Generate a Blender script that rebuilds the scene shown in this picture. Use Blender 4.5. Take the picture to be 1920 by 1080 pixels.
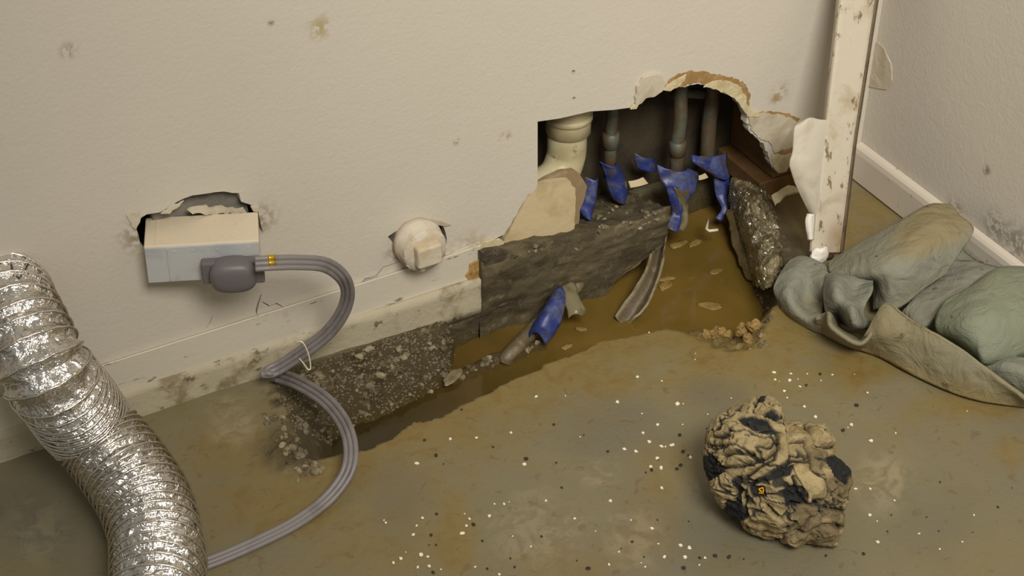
import bpy, bmesh, math, random
import numpy as np
from mathutils import Vector, Matrix, noise as mn
from mathutils.geometry import tessellate_polygon

# ---------------------------------------------------------------- camera, world, light, exposure
S = bpy.context.scene
for o in list(bpy.data.objects): bpy.data.objects.remove(o)
COL = S.collection
random.seed(7); rng = np.random.default_rng(11)

F = 3000.0                                  # focal length in pixels of the 1920 px frame
PITCH, YAW, DIST = math.radians(37.6), math.radians(28.4), 2.3
FW = np.array([math.sin(YAW)*math.cos(PITCH), math.cos(YAW)*math.cos(PITCH), -math.sin(PITCH)])
RT = np.array([math.cos(YAW), -math.sin(YAW), 0.0]); UP = np.cross(RT, FW)
def ray(px, py): return FW + RT*(px-960)/F + UP*(540-py)/F
CAM = -ray(1604, 328)*DIST                  # the room corner at floor level is the origin
cd = bpy.data.cameras.new('camera'); cam = bpy.data.objects.new('camera', cd); COL.objects.link(cam)
cd.sensor_width = 36; cd.lens = F/1920*36; cd.clip_start = .05
cam.matrix_world = Matrix(((RT[0], UP[0], -FW[0], CAM[0]), (RT[1], UP[1], -FW[1], CAM[1]), (RT[2], UP[2], -FW[2], CAM[2]), (0, 0, 0, 1)))
S.camera = cam

W = bpy.data.worlds.new('room_fill'); S.world = W; W.use_nodes = True
W.node_tree.nodes['Background'].inputs[0].default_value = (1.0, .965, .90, 1)
W.node_tree.nodes['Background'].inputs[1].default_value = .275
def area(name, loc, target, sx, sy, power, col):
    l = bpy.data.lights.new(name, 'AREA'); l.shape = 'RECTANGLE'; l.size = sx; l.size_y = sy; l.energy = power; l.color = col
    o = bpy.data.objects.new(name, l); COL.objects.link(o); o.location = loc
    o.rotation_euler = (Vector(target)-Vector(loc)).to_track_quat('-Z', 'Y').to_euler(); return o
lamp = area('ceiling_lamp', (-.95, -1.95, 2.2), (-.12, -.1, .15), .9, .7, 11.5, (1.0, .95, .87)); lamp.data.spread = math.radians(70)
S.view_settings.view_transform = 'Standard'; S.view_settings.look = 'None'
S.view_settings.gamma = 1; S.view_settings.use_curve_mapping = False
S.view_settings.exposure = 0.0

# ---------------------------------------------------------------- helpers: placing
def U(px, py, x=None, y=None, z=None):      # where the sight line of a photo pixel meets a real plane
    d = ray(px, py)
    t = (x-CAM[0])/d[0] if x is not None else (y-CAM[1])/d[1] if y is not None else (z-CAM[2])/d[2]
    return CAM + d*t
def PR(P):
    v = np.asarray(P)-CAM; w = v@FW
    return 960+F*(v@RT)/w, 540-F*(v@UP)/w

# ---------------------------------------------------------------- helpers: noise in numpy
_T = rng.random((64, 64, 64))
def vn(P, s=1.0, o=0.0):
    q = np.asarray(P, float)*s + o + 1000
    i = np.floor(q).astype(int); f = q-i; f = f*f*(3-2*f); i &= 63; j = (i+1) & 63
    x0, y0, z0 = i[..., 0], i[..., 1], i[..., 2]; x1, y1, z1 = j[..., 0], j[..., 1], j[..., 2]; u, v, w = f[..., 0], f[..., 1], f[..., 2]
    a = _T[x0, y0, z0]*(1-u)+_T[x1, y0, z0]*u; b = _T[x0, y1, z0]*(1-u)+_T[x1, y1, z0]*u
    c = _T[x0, y0, z1]*(1-u)+_T[x1, y0, z1]*u; d = _T[x0, y1, z1]*(1-u)+_T[x1, y1, z1]*u
    return ((a*(1-v)+b*v)*(1-w)+(c*(1-v)+d*v)*w)*2-1
def fbm(P, s, n=4, o=0.0):
    r = 0; a = 1; t = 0
    for k in range(n): r = r+a*vn(P, s*2**k, o+k*17.3); t += a; a *= .5
    return r/t
def seg_dist(X, Y, pts):                    # distance from points to an open polyline
    D = np.full(X.shape, 1e9)
    for (a, b), (c, d) in zip(pts[:-1], pts[1:]):
        dx, dy = c-a, d-b; L = dx*dx+dy*dy+1e-12
        t = np.clip(((X-a)*dx+(Y-b)*dy)/L, 0, 1)
        D = np.minimum(D, np.hypot(X-a-t*dx, Y-b-t*dy))
    return D
def inside(X, Y, poly):
    r = np.zeros(X.shape, bool); n = len(poly)
    for k in range(n):
        x0, y0 = poly[k]; x1, y1 = poly[(k+1) % n]
        c = ((y0 > Y) != (y1 > Y)); r ^= c & (X < (x1-x0)*(Y-y0)/((y1-y0) if y1 != y0 else 1e-12)+x0)
    return r
def smooth(a, b, x): t = np.clip((x-a)/(b-a), 0, 1); return t*t*(3-2*t)

# ---------------------------------------------------------------- helpers: objects
def tag(o, label=None, cat=None, group=None, kind=None):
    for k, v in (('label', label), ('category', cat), ('group', group), ('kind', kind)):
        if v: o[k] = v
    return o
def empty(name, loc, label, cat, group=None):
    o = bpy.data.objects.new(name, None); COL.objects.link(o); o.location = Vector(loc); o.empty_display_size = .02
    return tag(o, label, cat, group)
def link(name, me, mat, parent=None, shade=True):
    o = bpy.data.objects.new(name, me); COL.objects.link(o)
    if mat: me.materials.append(mat)
    if shade: me.polygons.foreach_set('use_smooth', [True]*len(me.polygons))
    if parent:
        o.parent = parent; o.matrix_parent_inverse = Matrix.Translation(-parent.location)
    return o
def mesh(name, V, Fc, mat, parent=None, shade=True):
    me = bpy.data.meshes.new(name); me.from_pydata([tuple(map(float, v)) for v in V], [], [tuple(map(int, f)) for f in Fc]); me.validate(); me.update()
    return link(name, me, mat, parent, shade)
def origin(o, c):                           # move the object's origin to c without moving the shape
    c = Vector(c); o.data.transform(Matrix.Translation(-c)); o.location = c; return o
def attr(o, name, vals):
    a = o.data.attributes.new(name, 'FLOAT', 'POINT'); a.data.foreach_set('value', np.asarray(vals, np.float32))
def solid(o, t, off=-1):
    m = o.modifiers.new('solid', 'SOLIDIFY'); m.thickness = t; m.offset = off; return o
def bevel(o, w, n=2):
    m = o.modifiers.new('bevel', 'BEVEL'); m.width = w; m.segments = n; m.limit_method = 'ANGLE'; return o
def gridfaces(n, m, close=False):
    Fc = []
    for i in range(n-1):
        for j in range(m if close else m-1):
            k = (j+1) % m; Fc.append((i*m+j, i*m+k, (i+1)*m+k, (i+1)*m+j))
    return Fc
def cr(P, n):                               # Catmull-Rom through control points along axis 0
    P = np.asarray(P, float); P = np.concatenate([2*P[:1]-P[1:2], P, 2*P[-1:]-P[-2:-1]])
    t = np.linspace(0, len(P)-3-1e-9, n); i = t.astype(int); f = (t-i).reshape((-1,)+(1,)*(P.ndim-1))
    a, b, c, d = P[i], P[i+1], P[i+2], P[i+3]
    return .5*(2*b+(c-a)*f+(2*a-5*b+4*c-d)*f*f+(3*b-a-3*c+d)*f**3)
def patch_pts(ctrl, nu, nv):                # smooth sheet through a grid of 3D control points
    A = cr(np.asarray(ctrl, float), nu); A = np.swapaxes(cr(np.swapaxes(A, 0, 1), nv), 0, 1)
    return A.reshape(-1, 3)
def tube_pts(path, r, n=12):
    P = np.asarray(path, float); T = np.gradient(P, axis=0); T /= np.linalg.norm(T, axis=1)[:, None]
    a = np.array([0, 0, 1.]) if abs(T[0][2]) < .9 else np.array([1., 0, 0]); N = np.cross(T[0], a); N /= np.linalg.norm(N); V = []
    R = np.full(len(P), r) if np.isscalar(r) else np.asarray(r)
    for p, t, q in zip(P, T, R):
        N = N-t*(N@t); N /= np.linalg.norm(N); B = np.cross(t, N)
        for k in range(n):
            an = 2*math.pi*k/n; V.append(p+q*(math.cos(an)*N+math.sin(an)*B))
    return V
def tube(name, path, r, mat, parent=None, n=12, caps=True):
    V = tube_pts(path, r, n); m = len(path); Fc = gridfaces(m, n, True)
    if caps: Fc += [tuple(range(n))[::-1], tuple(range((m-1)*n, m*n))]
    return mesh(name, V, Fc, mat, parent)
def prism(name, loops, mat, to3, t, parent=None, bev=0):
    """flat plate with holes: loops[0] outline, the rest holes, all 2D; to3(u, v, d) gives the point at depth d"""
    flat = [p for L in loops for p in L]; n = len(flat)
    tris = tessellate_polygon([[Vector((p[0], p[1], 0)) for p in L] for L in loops])
    V = [to3(u, v, 0) for u, v in flat]+[to3(u, v, t) for u, v in flat]
    Fc = [tuple(f) for f in tris]+[tuple(i+n for i in f[::-1]) for f in tris]; s = 0
    for L in loops:
        m = len(L)
        for k in range(m): a, b = s+k, s+(k+1) % m; Fc.append((a, b, b+n, a+n))
        s += m
    o = mesh(name, V, Fc, mat, parent, False)
    bm = bmesh.new(); bm.from_mesh(o.data); bmesh.ops.recalc_face_normals(bm, faces=bm.faces); bm.to_mesh(o.data); bm.free()
    if bev: bevel(o, bev)
    return o
def rag(pts, amp, step, seed=0, closed=True):   # ragged version of a 2D polyline
    out = []; r = random.Random(seed); n = len(pts)
    for k in range(n if closed else n-1):
        (a, b), (c, d) = pts[k], pts[(k+1) % n]; L = math.hypot(c-a, d-b); m = max(1, int(L/step))
        for i in range(m):
            t = i/m; j = 0 if i == 0 else amp
            out.append((a+(c-a)*t+r.uniform(-j, j), b+(d-b)*t+r.uniform(-j, j)))
    if not closed: out.append(pts[-1])
    return out
def on_wall(pts, y=0.0): return [(lambda p: (p[0], p[2]))(U(a, b, y=y)) for a, b in pts]
def box_mesh(name, lo, hi, mat, parent=None, bev=.002):
    (a, b, c), (d, e, f) = lo, hi
    V = [(a, b, c), (d, b, c), (d, e, c), (a, e, c), (a, b, f), (d, b, f), (d, e, f), (a, e, f)]
    o = mesh(name, V, [(0, 3, 2, 1), (4, 5, 6, 7), (0, 1, 5, 4), (1, 2, 6, 5), (2, 3, 7, 6), (3, 0, 4, 7)], mat, parent, False)
    if bev: bevel(o, bev)
    return o
def rough_block(lo, hi, step):              # box shell cut into a fine net, for sculpting
    V = {}; Fc = []; lo = np.array(lo); hi = np.array(hi); N = np.maximum(1, np.round((hi-lo)/step)).astype(int)
    def vid(i): 
        i = tuple(i)
        if i not in V: V[i] = len(V)
        return V[i]
    for ax in range(3):
        b, c = (ax+1) % 3, (ax+2) % 3
        for side in (0, N[ax]):
            for i in range(N[b]):
                for j in range(N[c]):
                    q = []
                    for di, dj in ((0, 0), (1, 0), (1, 1), (0, 1)):
                        v = [0, 0, 0]; v[ax] = side; v[b] = i+di; v[c] = j+dj; q.append(vid(v))
                    Fc.append(q if side else q[::-1])
    P = np.zeros((len(V), 3))
    for k, i in V.items(): P[i] = lo+(hi-lo)*np.array(k)/N
    return P, Fc

# ---------------------------------------------------------------- helpers: materials
def s2l(c): return tuple(((v/255)/12.92 if v/255 <= .04045 else ((v/255+.055)/1.055)**2.4) for v in c)+(1,)
class M:
    def __init__(s, name, rough=.6, metal=0, spec=.5):
        s.m = bpy.data.materials.new(name); s.m.use_nodes = True; s.t = s.m.node_tree; s.n = s.t.nodes
        s.b = s.n['Principled BSDF']; s.b.inputs['Roughness'].default_value = rough; s.b.inputs['Metallic'].default_value = metal
        s.b.inputs['Specular IOR Level'].default_value = spec
        s.co = s.n.new('ShaderNodeTexCoord').outputs['Object']; s.cur = None
        s.geo = s.n.new('ShaderNodeNewGeometry').outputs['Position']
    def l(s, a, b): s.t.links.new(a, b)
    def noise(s, scale, detail=4, rough=.55, dist=0, co=None, st=None):
        n = s.n.new('ShaderNodeTexNoise'); n.inputs['Scale'].default_value = scale; n.inputs['Detail'].default_value = detail
        n.inputs['Roughness'].default_value = rough; n.inputs['Distortion'].default_value = dist
        c = co or s.geo
        if st:
            mp = s.n.new('ShaderNodeMapping'); mp.inputs['Scale'].default_value = st[0:3]
            if len(st) > 3: mp.inputs['Rotation'].default_value = (0, 0, st[3])
            s.l(c, mp.inputs[0]); c = mp.outputs[0]
        s.l(c, n.inputs['Vector']); return n.outputs['Fac']
    def voro(s, scale, feat='F1', co=None):
        n = s.n.new('ShaderNodeTexVoronoi'); n.feature = feat; n.inputs['Scale'].default_value = scale
        s.l(co or s.geo, n.inputs['Vector']); return n.outputs['Distance']
    def attr(s, name):
        n = s.n.new('ShaderNodeAttribute'); n.attribute_name = name; return n.outputs['Fac']
    def ramp(s, fac, a, b):
        n = s.n.new('ShaderNodeMapRange'); n.interpolation_type = 'SMOOTHSTEP'
        n.inputs[1].default_value = a; n.inputs[2].default_value = b; s.l(fac, n.inputs[0]); return n.outputs[0]
    def math(s, op, a, b):
        n = s.n.new('ShaderNodeMath'); n.operation = op
        for i, v in enumerate((a, b)):
            if isinstance(v, (int, float)): n.inputs[i].default_value = v
            else: s.l(v, n.inputs[i])
        return n.outputs[0]
    def spot(s, c, r, scl=(1, 1, 1)):           # soft mask around a place in the room
        n = s.n.new('ShaderNodeVectorMath'); n.operation = 'SUBTRACT'; s.l(s.geo, n.inputs[0]); n.inputs[1].default_value = tuple(c)
        k = s.n.new('ShaderNodeVectorMath'); k.operation = 'MULTIPLY'; s.l(n.outputs[0], k.inputs[0]); k.inputs[1].default_value = scl
        d = s.n.new('ShaderNodeVectorMath'); d.operation = 'LENGTH'; s.l(k.outputs[0], d.inputs[0])
        return s.ramp(d.outputs['Value'], r, 0)
    def base(s, c): s.b.inputs['Base Color'].default_value = s2l(c); s.cur = s2l(c); return s
    def mix(s, fac, c, amt=1.0):
        n = s.n.new('ShaderNodeMix'); n.data_type = 'RGBA'
        if amt != 1.0: fac = s.math('MULTIPLY', fac, amt)
        s.l(fac, n.inputs[0])
        if isinstance(s.cur, tuple): n.inputs[6].default_value = s.cur
        else: s.l(s.cur, n.inputs[6])
        n.inputs[7].default_value = s2l(c); s.cur = n.outputs[2]; s.l(s.cur, s.b.inputs['Base Color']); return s
    def bump(s, h, dist, strength=1.0):
        n = s.n.new('ShaderNodeBump'); n.inputs['Strength'].default_value = strength; n.inputs['Distance'].default_value = dist
        s.l(h, n.inputs['Height'])
        if s.b.inputs['Normal'].links: s.l(s.b.inputs['Normal'].links[0].from_socket, n.inputs['Normal'])
        s.l(n.outputs[0], s.b.inputs['Normal']); return s
    def rough(s, fac, a, b):
        n = s.n.new('ShaderNodeMapRange'); s.l(fac, n.inputs[0]); n.inputs[3].default_value = a; n.inputs[4].default_value = b
        s.l(n.outputs[0], s.b.inputs['Roughness']); return s

def wall_mat(name, col, specks, spots=()):
    m = M(name, .55, 0, .35).base(col)
    m.mix(m.ramp(m.noise(3, 3), .35, .75), tuple(int(v*.96) for v in col), .5)
    for px, py, pl, r, c in spots:
        m.mix(m.math('MULTIPLY', m.spot(U(px, py, **pl), r), m.ramp(m.noise(90, 3), .42, .56)), c, .8)
    m.mix(m.math('MULTIPLY', m.ramp(m.noise(specks, 2, .5), .755, .80), m.ramp(m.noise(9, 2), .42, .6)), (110, 98, 76), .8)
    m.bump(m.noise(210, 4, .6), .0010, .5).bump(m.noise(60, 3, .5, .6), .0016, .25)
    return m.m
Y0 = dict(y=0); X0 = dict(x=0)
MW = wall_mat('painted_drywall', (206, 198, 183), 75, [(600, 52, Y0, .022, (170, 150, 96)), (948, 257, Y0, .012, (150, 118, 50)), (508, 42, Y0, .006, (110, 92, 50)),
     (855, 265, Y0, .008, (130, 112, 80)), (1455, 185, Y0, .012, (150, 115, 45)), (1462, 175, Y0, .025, (165, 150, 120)), (128, 95, Y0, .014, (150, 138, 112)),
     (262, 440, Y0, .035, (130, 116, 88)), (490, 410, Y0, .03, (140, 124, 96)), (745, 470, Y0, .025, (150, 136, 108)), (880, 470, Y0, .04, (160, 140, 105))])
MWR = wall_mat('painted_drywall_side', (206, 198, 184), 70, [(1790, 400, X0, .03, (100, 86, 62)), (1865, 425, X0, .035, (140, 130, 110)), (1850, 320, X0, .012, (110, 95, 70)), (1905, 455, X0, .04, (130, 122, 104))])
m = M('baseboard_paint', .5, 0, .4).base((206, 198, 180)); m.mix(m.ramp(m.noise(28, 5, .65, .5), .6, .74), (170, 154, 122), .7)
m.mix(m.math('MULTIPLY', m.ramp(m.noise(60, 4, .6, .4, st=(.4, 1, 1.6)), .64, .7), 1.0), (84, 66, 40), .8); m.bump(m.noise(120, 4), .001, .5); MBASE = m.m
m = M('side_baseboard_paint', .45, 0, .4).base((206, 196, 180)); m.mix(m.ramp(m.noise(80, 3), .66, .74), (140, 120, 90), .6); MBASE2 = m.m
m = M('dirty_curb_paint', .7).base((182, 172, 146)); m.mix(m.ramp(m.noise(20, 5, .65), .48, .66), (128, 114, 82), .9)
m.mix(m.ramp(m.noise(45, 4), .62, .70), (86, 72, 46), .8); m.bump(m.noise(90, 5, .65), .003, .6); MCURB = m.m

# floor: painted concrete, mud film and broken aggregate (masks are stored on the mesh)
m = M('floor_concrete', .45, 0, .4).base((126, 117, 88))
m.mix(m.ramp(m.noise(5, 4, .6, .8), .36, .68), (116, 110, 92), .7)
m.mix(m.ramp(m.noise(9, 5, .6, .5), .45, .75), (126, 112, 72), .6)
m.mix(m.attr('dark'), (102, 98, 84), .8)
m.mix(m.attr('mud'), (128, 108, 56), .75)
m.mix(m.math('MULTIPLY', m.attr('mud'), m.ramp(m.noise(26, 5, .65, 1.2), .46, .72)), (118, 90, 40), .65)
m.mix(m.math('MULTIPLY', m.attr('pale'), m.ramp(m.noise(34, 5, .62, 1.5), .40, .62)), (156, 144, 114), .6)
m.mix(m.math('MULTIPLY', m.ramp(m.noise(60, 4, .6, 1), .60, .68), m.ramp(m.attr('raw'), .5, .1)), (106, 88, 52), .5)
m.mix(m.attr('raw'), (94, 82, 56))
m.mix(m.math('MULTIPLY', m.attr('raw'), m.ramp(m.noise(48, 5, .7), .54, .68)), (128, 114, 84), .7)
m.mix(m.math('MULTIPLY', m.attr('raw'), m.ramp(m.noise(22, 5, .7), .55, .66)), (70, 58, 34), .8)
m.mix(m.attr('wet'), (92, 74, 36), .8)
m.rough(m.ramp(m.noise(16, 4), .3, .7), .30, .6)
m.bump(m.noise(160, 5, .65), .0012, .6).bump(m.math('MULTIPLY', m.attr('raw'), m.noise(110, 6, .75)), .012, .8); MFLOOR = m.m

def plain(name, col, rough=.6, metal=0, spec=.5, var=None, vs=40, bs=0, bd=.001, lo=.45, hi=.65):
    m = M(name, rough, metal, spec).base(col)
    if var: m.mix(m.ramp(m.noise(vs, 5, .62, .4), lo, hi), var, .9)
    if bs: m.bump(m.noise(bs, 4, .6), bd, .7)
    return m.m
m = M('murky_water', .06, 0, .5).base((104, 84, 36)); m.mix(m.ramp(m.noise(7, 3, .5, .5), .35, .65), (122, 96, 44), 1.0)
m.mix(m.spot((-.82, -.12, -.06), .40), (50, 40, 17), .95); m.rough(m.ramp(m.noise(14, 3), .4, .7), .04, .16); m.bump(m.noise(24, 2), .003, .12); MWATER = m.m  # left end darkened in the colour: painted shade and dark reflection, partly murkier water
m = M('sill_concrete', .8).base((96, 85, 61)); m.mix(m.ramp(m.noise(30, 6, .7), .45, .6), (70, 60, 39), .9); m.mix(m.ramp(m.noise(16, 4, .6, .6, st=(.35, 1, 2.2)), .5, .62), (112, 101, 75), .45)
m.mix(m.ramp(m.noise(70, 4), .58, .68), (128, 114, 83), .6); m.bump(m.noise(85, 6, .72), .004, .7); MSILL = m.m
MDARKSILL = plain('charred_mortar', (70, 60, 45), .85, var=(118, 104, 80), vs=70, bs=90, bd=.006)
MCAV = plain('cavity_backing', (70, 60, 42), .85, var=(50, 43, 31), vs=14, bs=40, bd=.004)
MSTUD = plain('stud_wood', (122, 88, 46), .75, var=(92, 66, 36), vs=12, bs=60)
MDIRT = plain('cavity_dirt', (98, 80, 48), .8, var=(130, 110, 68), vs=55, bs=80, bd=.01)
MGYP = plain('bare_gypsum', (202, 184, 146), .8, var=(184, 164, 124), vs=22, bs=60, bd=.0015)
MGYPB = plain('gypsum_backing', (146, 124, 92), .85, var=(170, 152, 116), vs=30, bs=60)
MPLAS = plain('plaster_skin', (200, 190, 168), .65, var=(180, 168, 142), vs=26, bs=110, bd=.0015)
MPAPER = plain('torn_brown_paper', (150, 118, 72), .85, var=(172, 142, 96), vs=60, bs=120)
MCREAM = plain('cream_gypsum_edge', (206, 194, 156), .8, var=(186, 168, 122), vs=70, bs=120, bd=.002)
MSTUB = plain('plastered_pipe', (204, 194, 174), .75, var=(190, 172, 140), vs=30, bs=70, bd=.002)
m = M('white_pvc', .4).base((206, 196, 160)); m.mix(m.ramp(m.noise(34, 5, .7), .56, .66), (92, 76, 46), .8); m.mix(m.ramp(m.noise(12, 3), .5, .7), (176, 162, 120), .7); MPVC = m.m
MCOPPER = plain('tarnished_copper', (98, 84, 64), .5, .2, .5, var=(98, 104, 92), vs=38, bs=80, lo=.48, hi=.6)
m = M('blue_sleeve_plastic', .42).base((42, 54, 116)); m.mix(m.ramp(m.noise(34, 5, .65, .8), .44, .66), (104, 112, 138), .6); m.mix(m.ramp(m.noise(52, 5, .65), .50, .64), (84, 74, 52), .75); m.bump(m.noise(70, 3), .002, .6); MBLUE = m.m  # pale blotches paint a whitish sheen into the blue; brown ones are mud
m = M('clear_film', .12, 0, .6).base((168, 158, 126)); m.b.inputs['Transmission Weight'].default_value = .55; m.b.inputs['IOR'].default_value = 1.2
m.mix(m.ramp(m.noise(30, 4), .5, .62), (120, 104, 64), .8); MFILM = m.m
m = M('wet_plastic_film', .10, 0, 1.0).base((98, 88, 62)); m.mix(m.ramp(m.noise(40, 5, .7), .46, .6), (154, 142, 110), .8); m.mix(m.ramp(m.noise(14, 4), .5, .65), (78, 64, 36), .7)
m.b.inputs['Coat Weight'].default_value = .6; m.b.inputs['Coat Roughness'].default_value = .05; m.bump(m.noise(60, 3, .5, 2.), .006, .6); MWET = m.m
m = M('foil', .17, 1).base((228, 224, 218)); m.mix(m.ramp(m.noise(70, 3), .6, .8), (196, 190, 180), .6)
m.bump(m.noise(85, 3, .6, 1.6), .006, .6); MFOIL = m.m
MWIRE = plain('foil_over_wire', (222, 216, 206), .24, 1, bs=120, bd=.002)
MBOX = plain('box_white', (214, 200, 174), .5, var=(196, 170, 138), vs=16, bs=200, bd=.0005, lo=.55, hi=.75)
MBOXF = plain('box_grey_front', (186, 186, 182), .5, var=(168, 172, 172), vs=26, bs=240, bd=.0004)
MCORD = plain('grey_cord', (128, 122, 120), .42, var=(114, 108, 106), vs=30)
MPLUG = plain('grey_plug', (104, 98, 98), .45)
MBRASS = plain('brass_tag', (206, 170, 62), .3, .8)
MTIE = plain('white_tie', (226, 218, 190), .5)
m = M('trim_paint', .45, 0, .4).base((204, 194, 174)); m.mix(m.ramp(m.noise(18, 5, .65, .6), .5, .7), (172, 156, 124), .8)
m.mix(m.ramp(m.noise(55, 5, .7, .3, st=(1, 1, .6)), .58, .66), (112, 90, 54), .85); m.mix(m.spot(U(1568, 440, y=-.14), .035), (140, 100, 44), .55); m.bump(m.noise(90, 3), .001, .5); MTRIM = m.m
MTRIMD = plain('trim_dark_edge', (112, 96, 72), .7, var=(78, 64, 46), vs=40)
MFLAP = plain('peeled_paint', (196, 188, 170), .5, var=(178, 168, 148), vs=20, bs=140, bd=.0006)
MWHITE = plain('white_filler', (232, 226, 214), .6, bs=90, bd=.002)
m = M('canvas_cloth', .75, 0, .25).base((130, 131, 119)); m.mix(m.attr('green'), (126, 134, 114), .9); m.mix(m.ramp(m.noise(9, 4, .6), .45, .7), (120, 120, 106), .7)
m.mix(m.attr('stain'), (142, 120, 66), .85); m.mix(m.math('MULTIPLY', m.ramp(m.noise(45, 4, .6), .66, .72), 1.0), (82, 70, 44), .7)
m.bump(m.noise(30, 5, .6, 1.2), .007, .8).bump(m.noise(420, 2), .0006, .4); MCLOTH = m.m
m = M('mud_caked_fabric', .7, 0, .35).base((166, 148, 108)); m.mix(m.ramp(m.noise(38, 5, .65), .45, .62), (136, 118, 80), .8); m.mix(m.ramp(m.noise(100, 3), .58, .7), (188, 172, 132), .6)
m.mix(m.attr('grey'), (112, 98, 70), .85); m.mix(m.attr('black'), (34, 34, 34)); m.bump(m.noise(90, 5, .7), .006, .9); MBALL = m.m
MBLACK = plain('black_plastic', (30, 31, 33), .25, bs=40, bd=.004)
MYEL = plain('yellow_print', (226, 168, 30), .5)
MMUDC = plain('dried_mud', (166, 148, 106), .85, var=(134, 116, 78), vs=45, bs=70, bd=.008)
MCLAY = plain('yellow_clay', (150, 122, 68), .7, var=(112, 88, 44), vs=45, bs=90, bd=.004)
MSTONE = [plain('pebble_pale', (146, 134, 106), .7, var=(112, 100, 74), vs=60), plain('pebble_brown', (100, 86, 58), .75, var=(76, 64, 42), vs=60), plain('pebble_grey', (118, 108, 86), .7, var=(92, 82, 62), vs=60)]
MCHIP = plain('white_paint_flake', (236, 230, 206), .6)
MCRUMB = plain('dark_crumb', (52, 44, 34), .8)
MLEAF = plain('floating_scrap', (146, 120, 66), .5, var=(120, 96, 48), vs=60)
MSPLIT = plain('weathered_sleeve', (96, 84, 62), .5, var=(130, 118, 92), vs=40, bs=60, bd=.003)
MSPLITI = plain('weathered_sleeve_rim', (134, 122, 92), .5, var=(100, 88, 60), vs=60)
MGREYB = plain('grey_block', (128, 124, 114), .8, var=(100, 96, 86), vs=24, bs=60, bd=.003)

# ---------------------------------------------------------------- floor with the broken trench
FRONT = [(577, 866), (600, 864), (627, 853), (650, 849), (673, 845), (697, 842), (707, 832), (733, 822), (760, 803), (777, 792), (807, 788), (833, 780), (857, 762), (890, 747), (917, 737),
         (935, 725), (983, 701), (1016, 691), (1022, 682), (1067, 668), (1100, 652), (1126, 639), (1171, 631), (1217, 621), (1249, 615), (1272, 621), (1298, 632), (1330, 652), (1370, 660), (1405, 657)]
RIGHT = [(1405, 657), (1424, 626), (1437, 591), (1430, 555), (1412, 500), (1398, 450), (1390, 400), (1384, 340)]
LEFT = [(577, 866), (562, 835), (548, 790), (520, 745), (505, 700)]
fl = lambda L: [tuple(U(a, b, z=0)[:2]) for a, b in L]
FRw, LFw = fl(FRONT), fl(LEFT)
RGw = fl(RIGHT[:1])+[tuple(U(1436, 630, z=0)[:2])]+[(lambda q: (q[0]+.018, q[1]))(U(a, b, z=-.058)) for a, b in [(1440, 600), (1434, 570), (1420, 535), (1406, 495), (1394, 458), (1385, 428), (1380, 398), (1376, 365)]]
TP = LFw[::-1]+FRw+RGw+[(RGw[-1][0], .14), (LFw[-1][0], .14)]
WXs = [-1.1, -.88, -.80, -.725, -.68, -.652, -.60, -.52, -.44, -.40, -.36, -.32, -.2, .1]
WYs = [-.10, -.10, -.087, -.078, -.056, -.012, -.002, .004, .012, .03, .06, .095, .10, .10]
WATER = -.058
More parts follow.
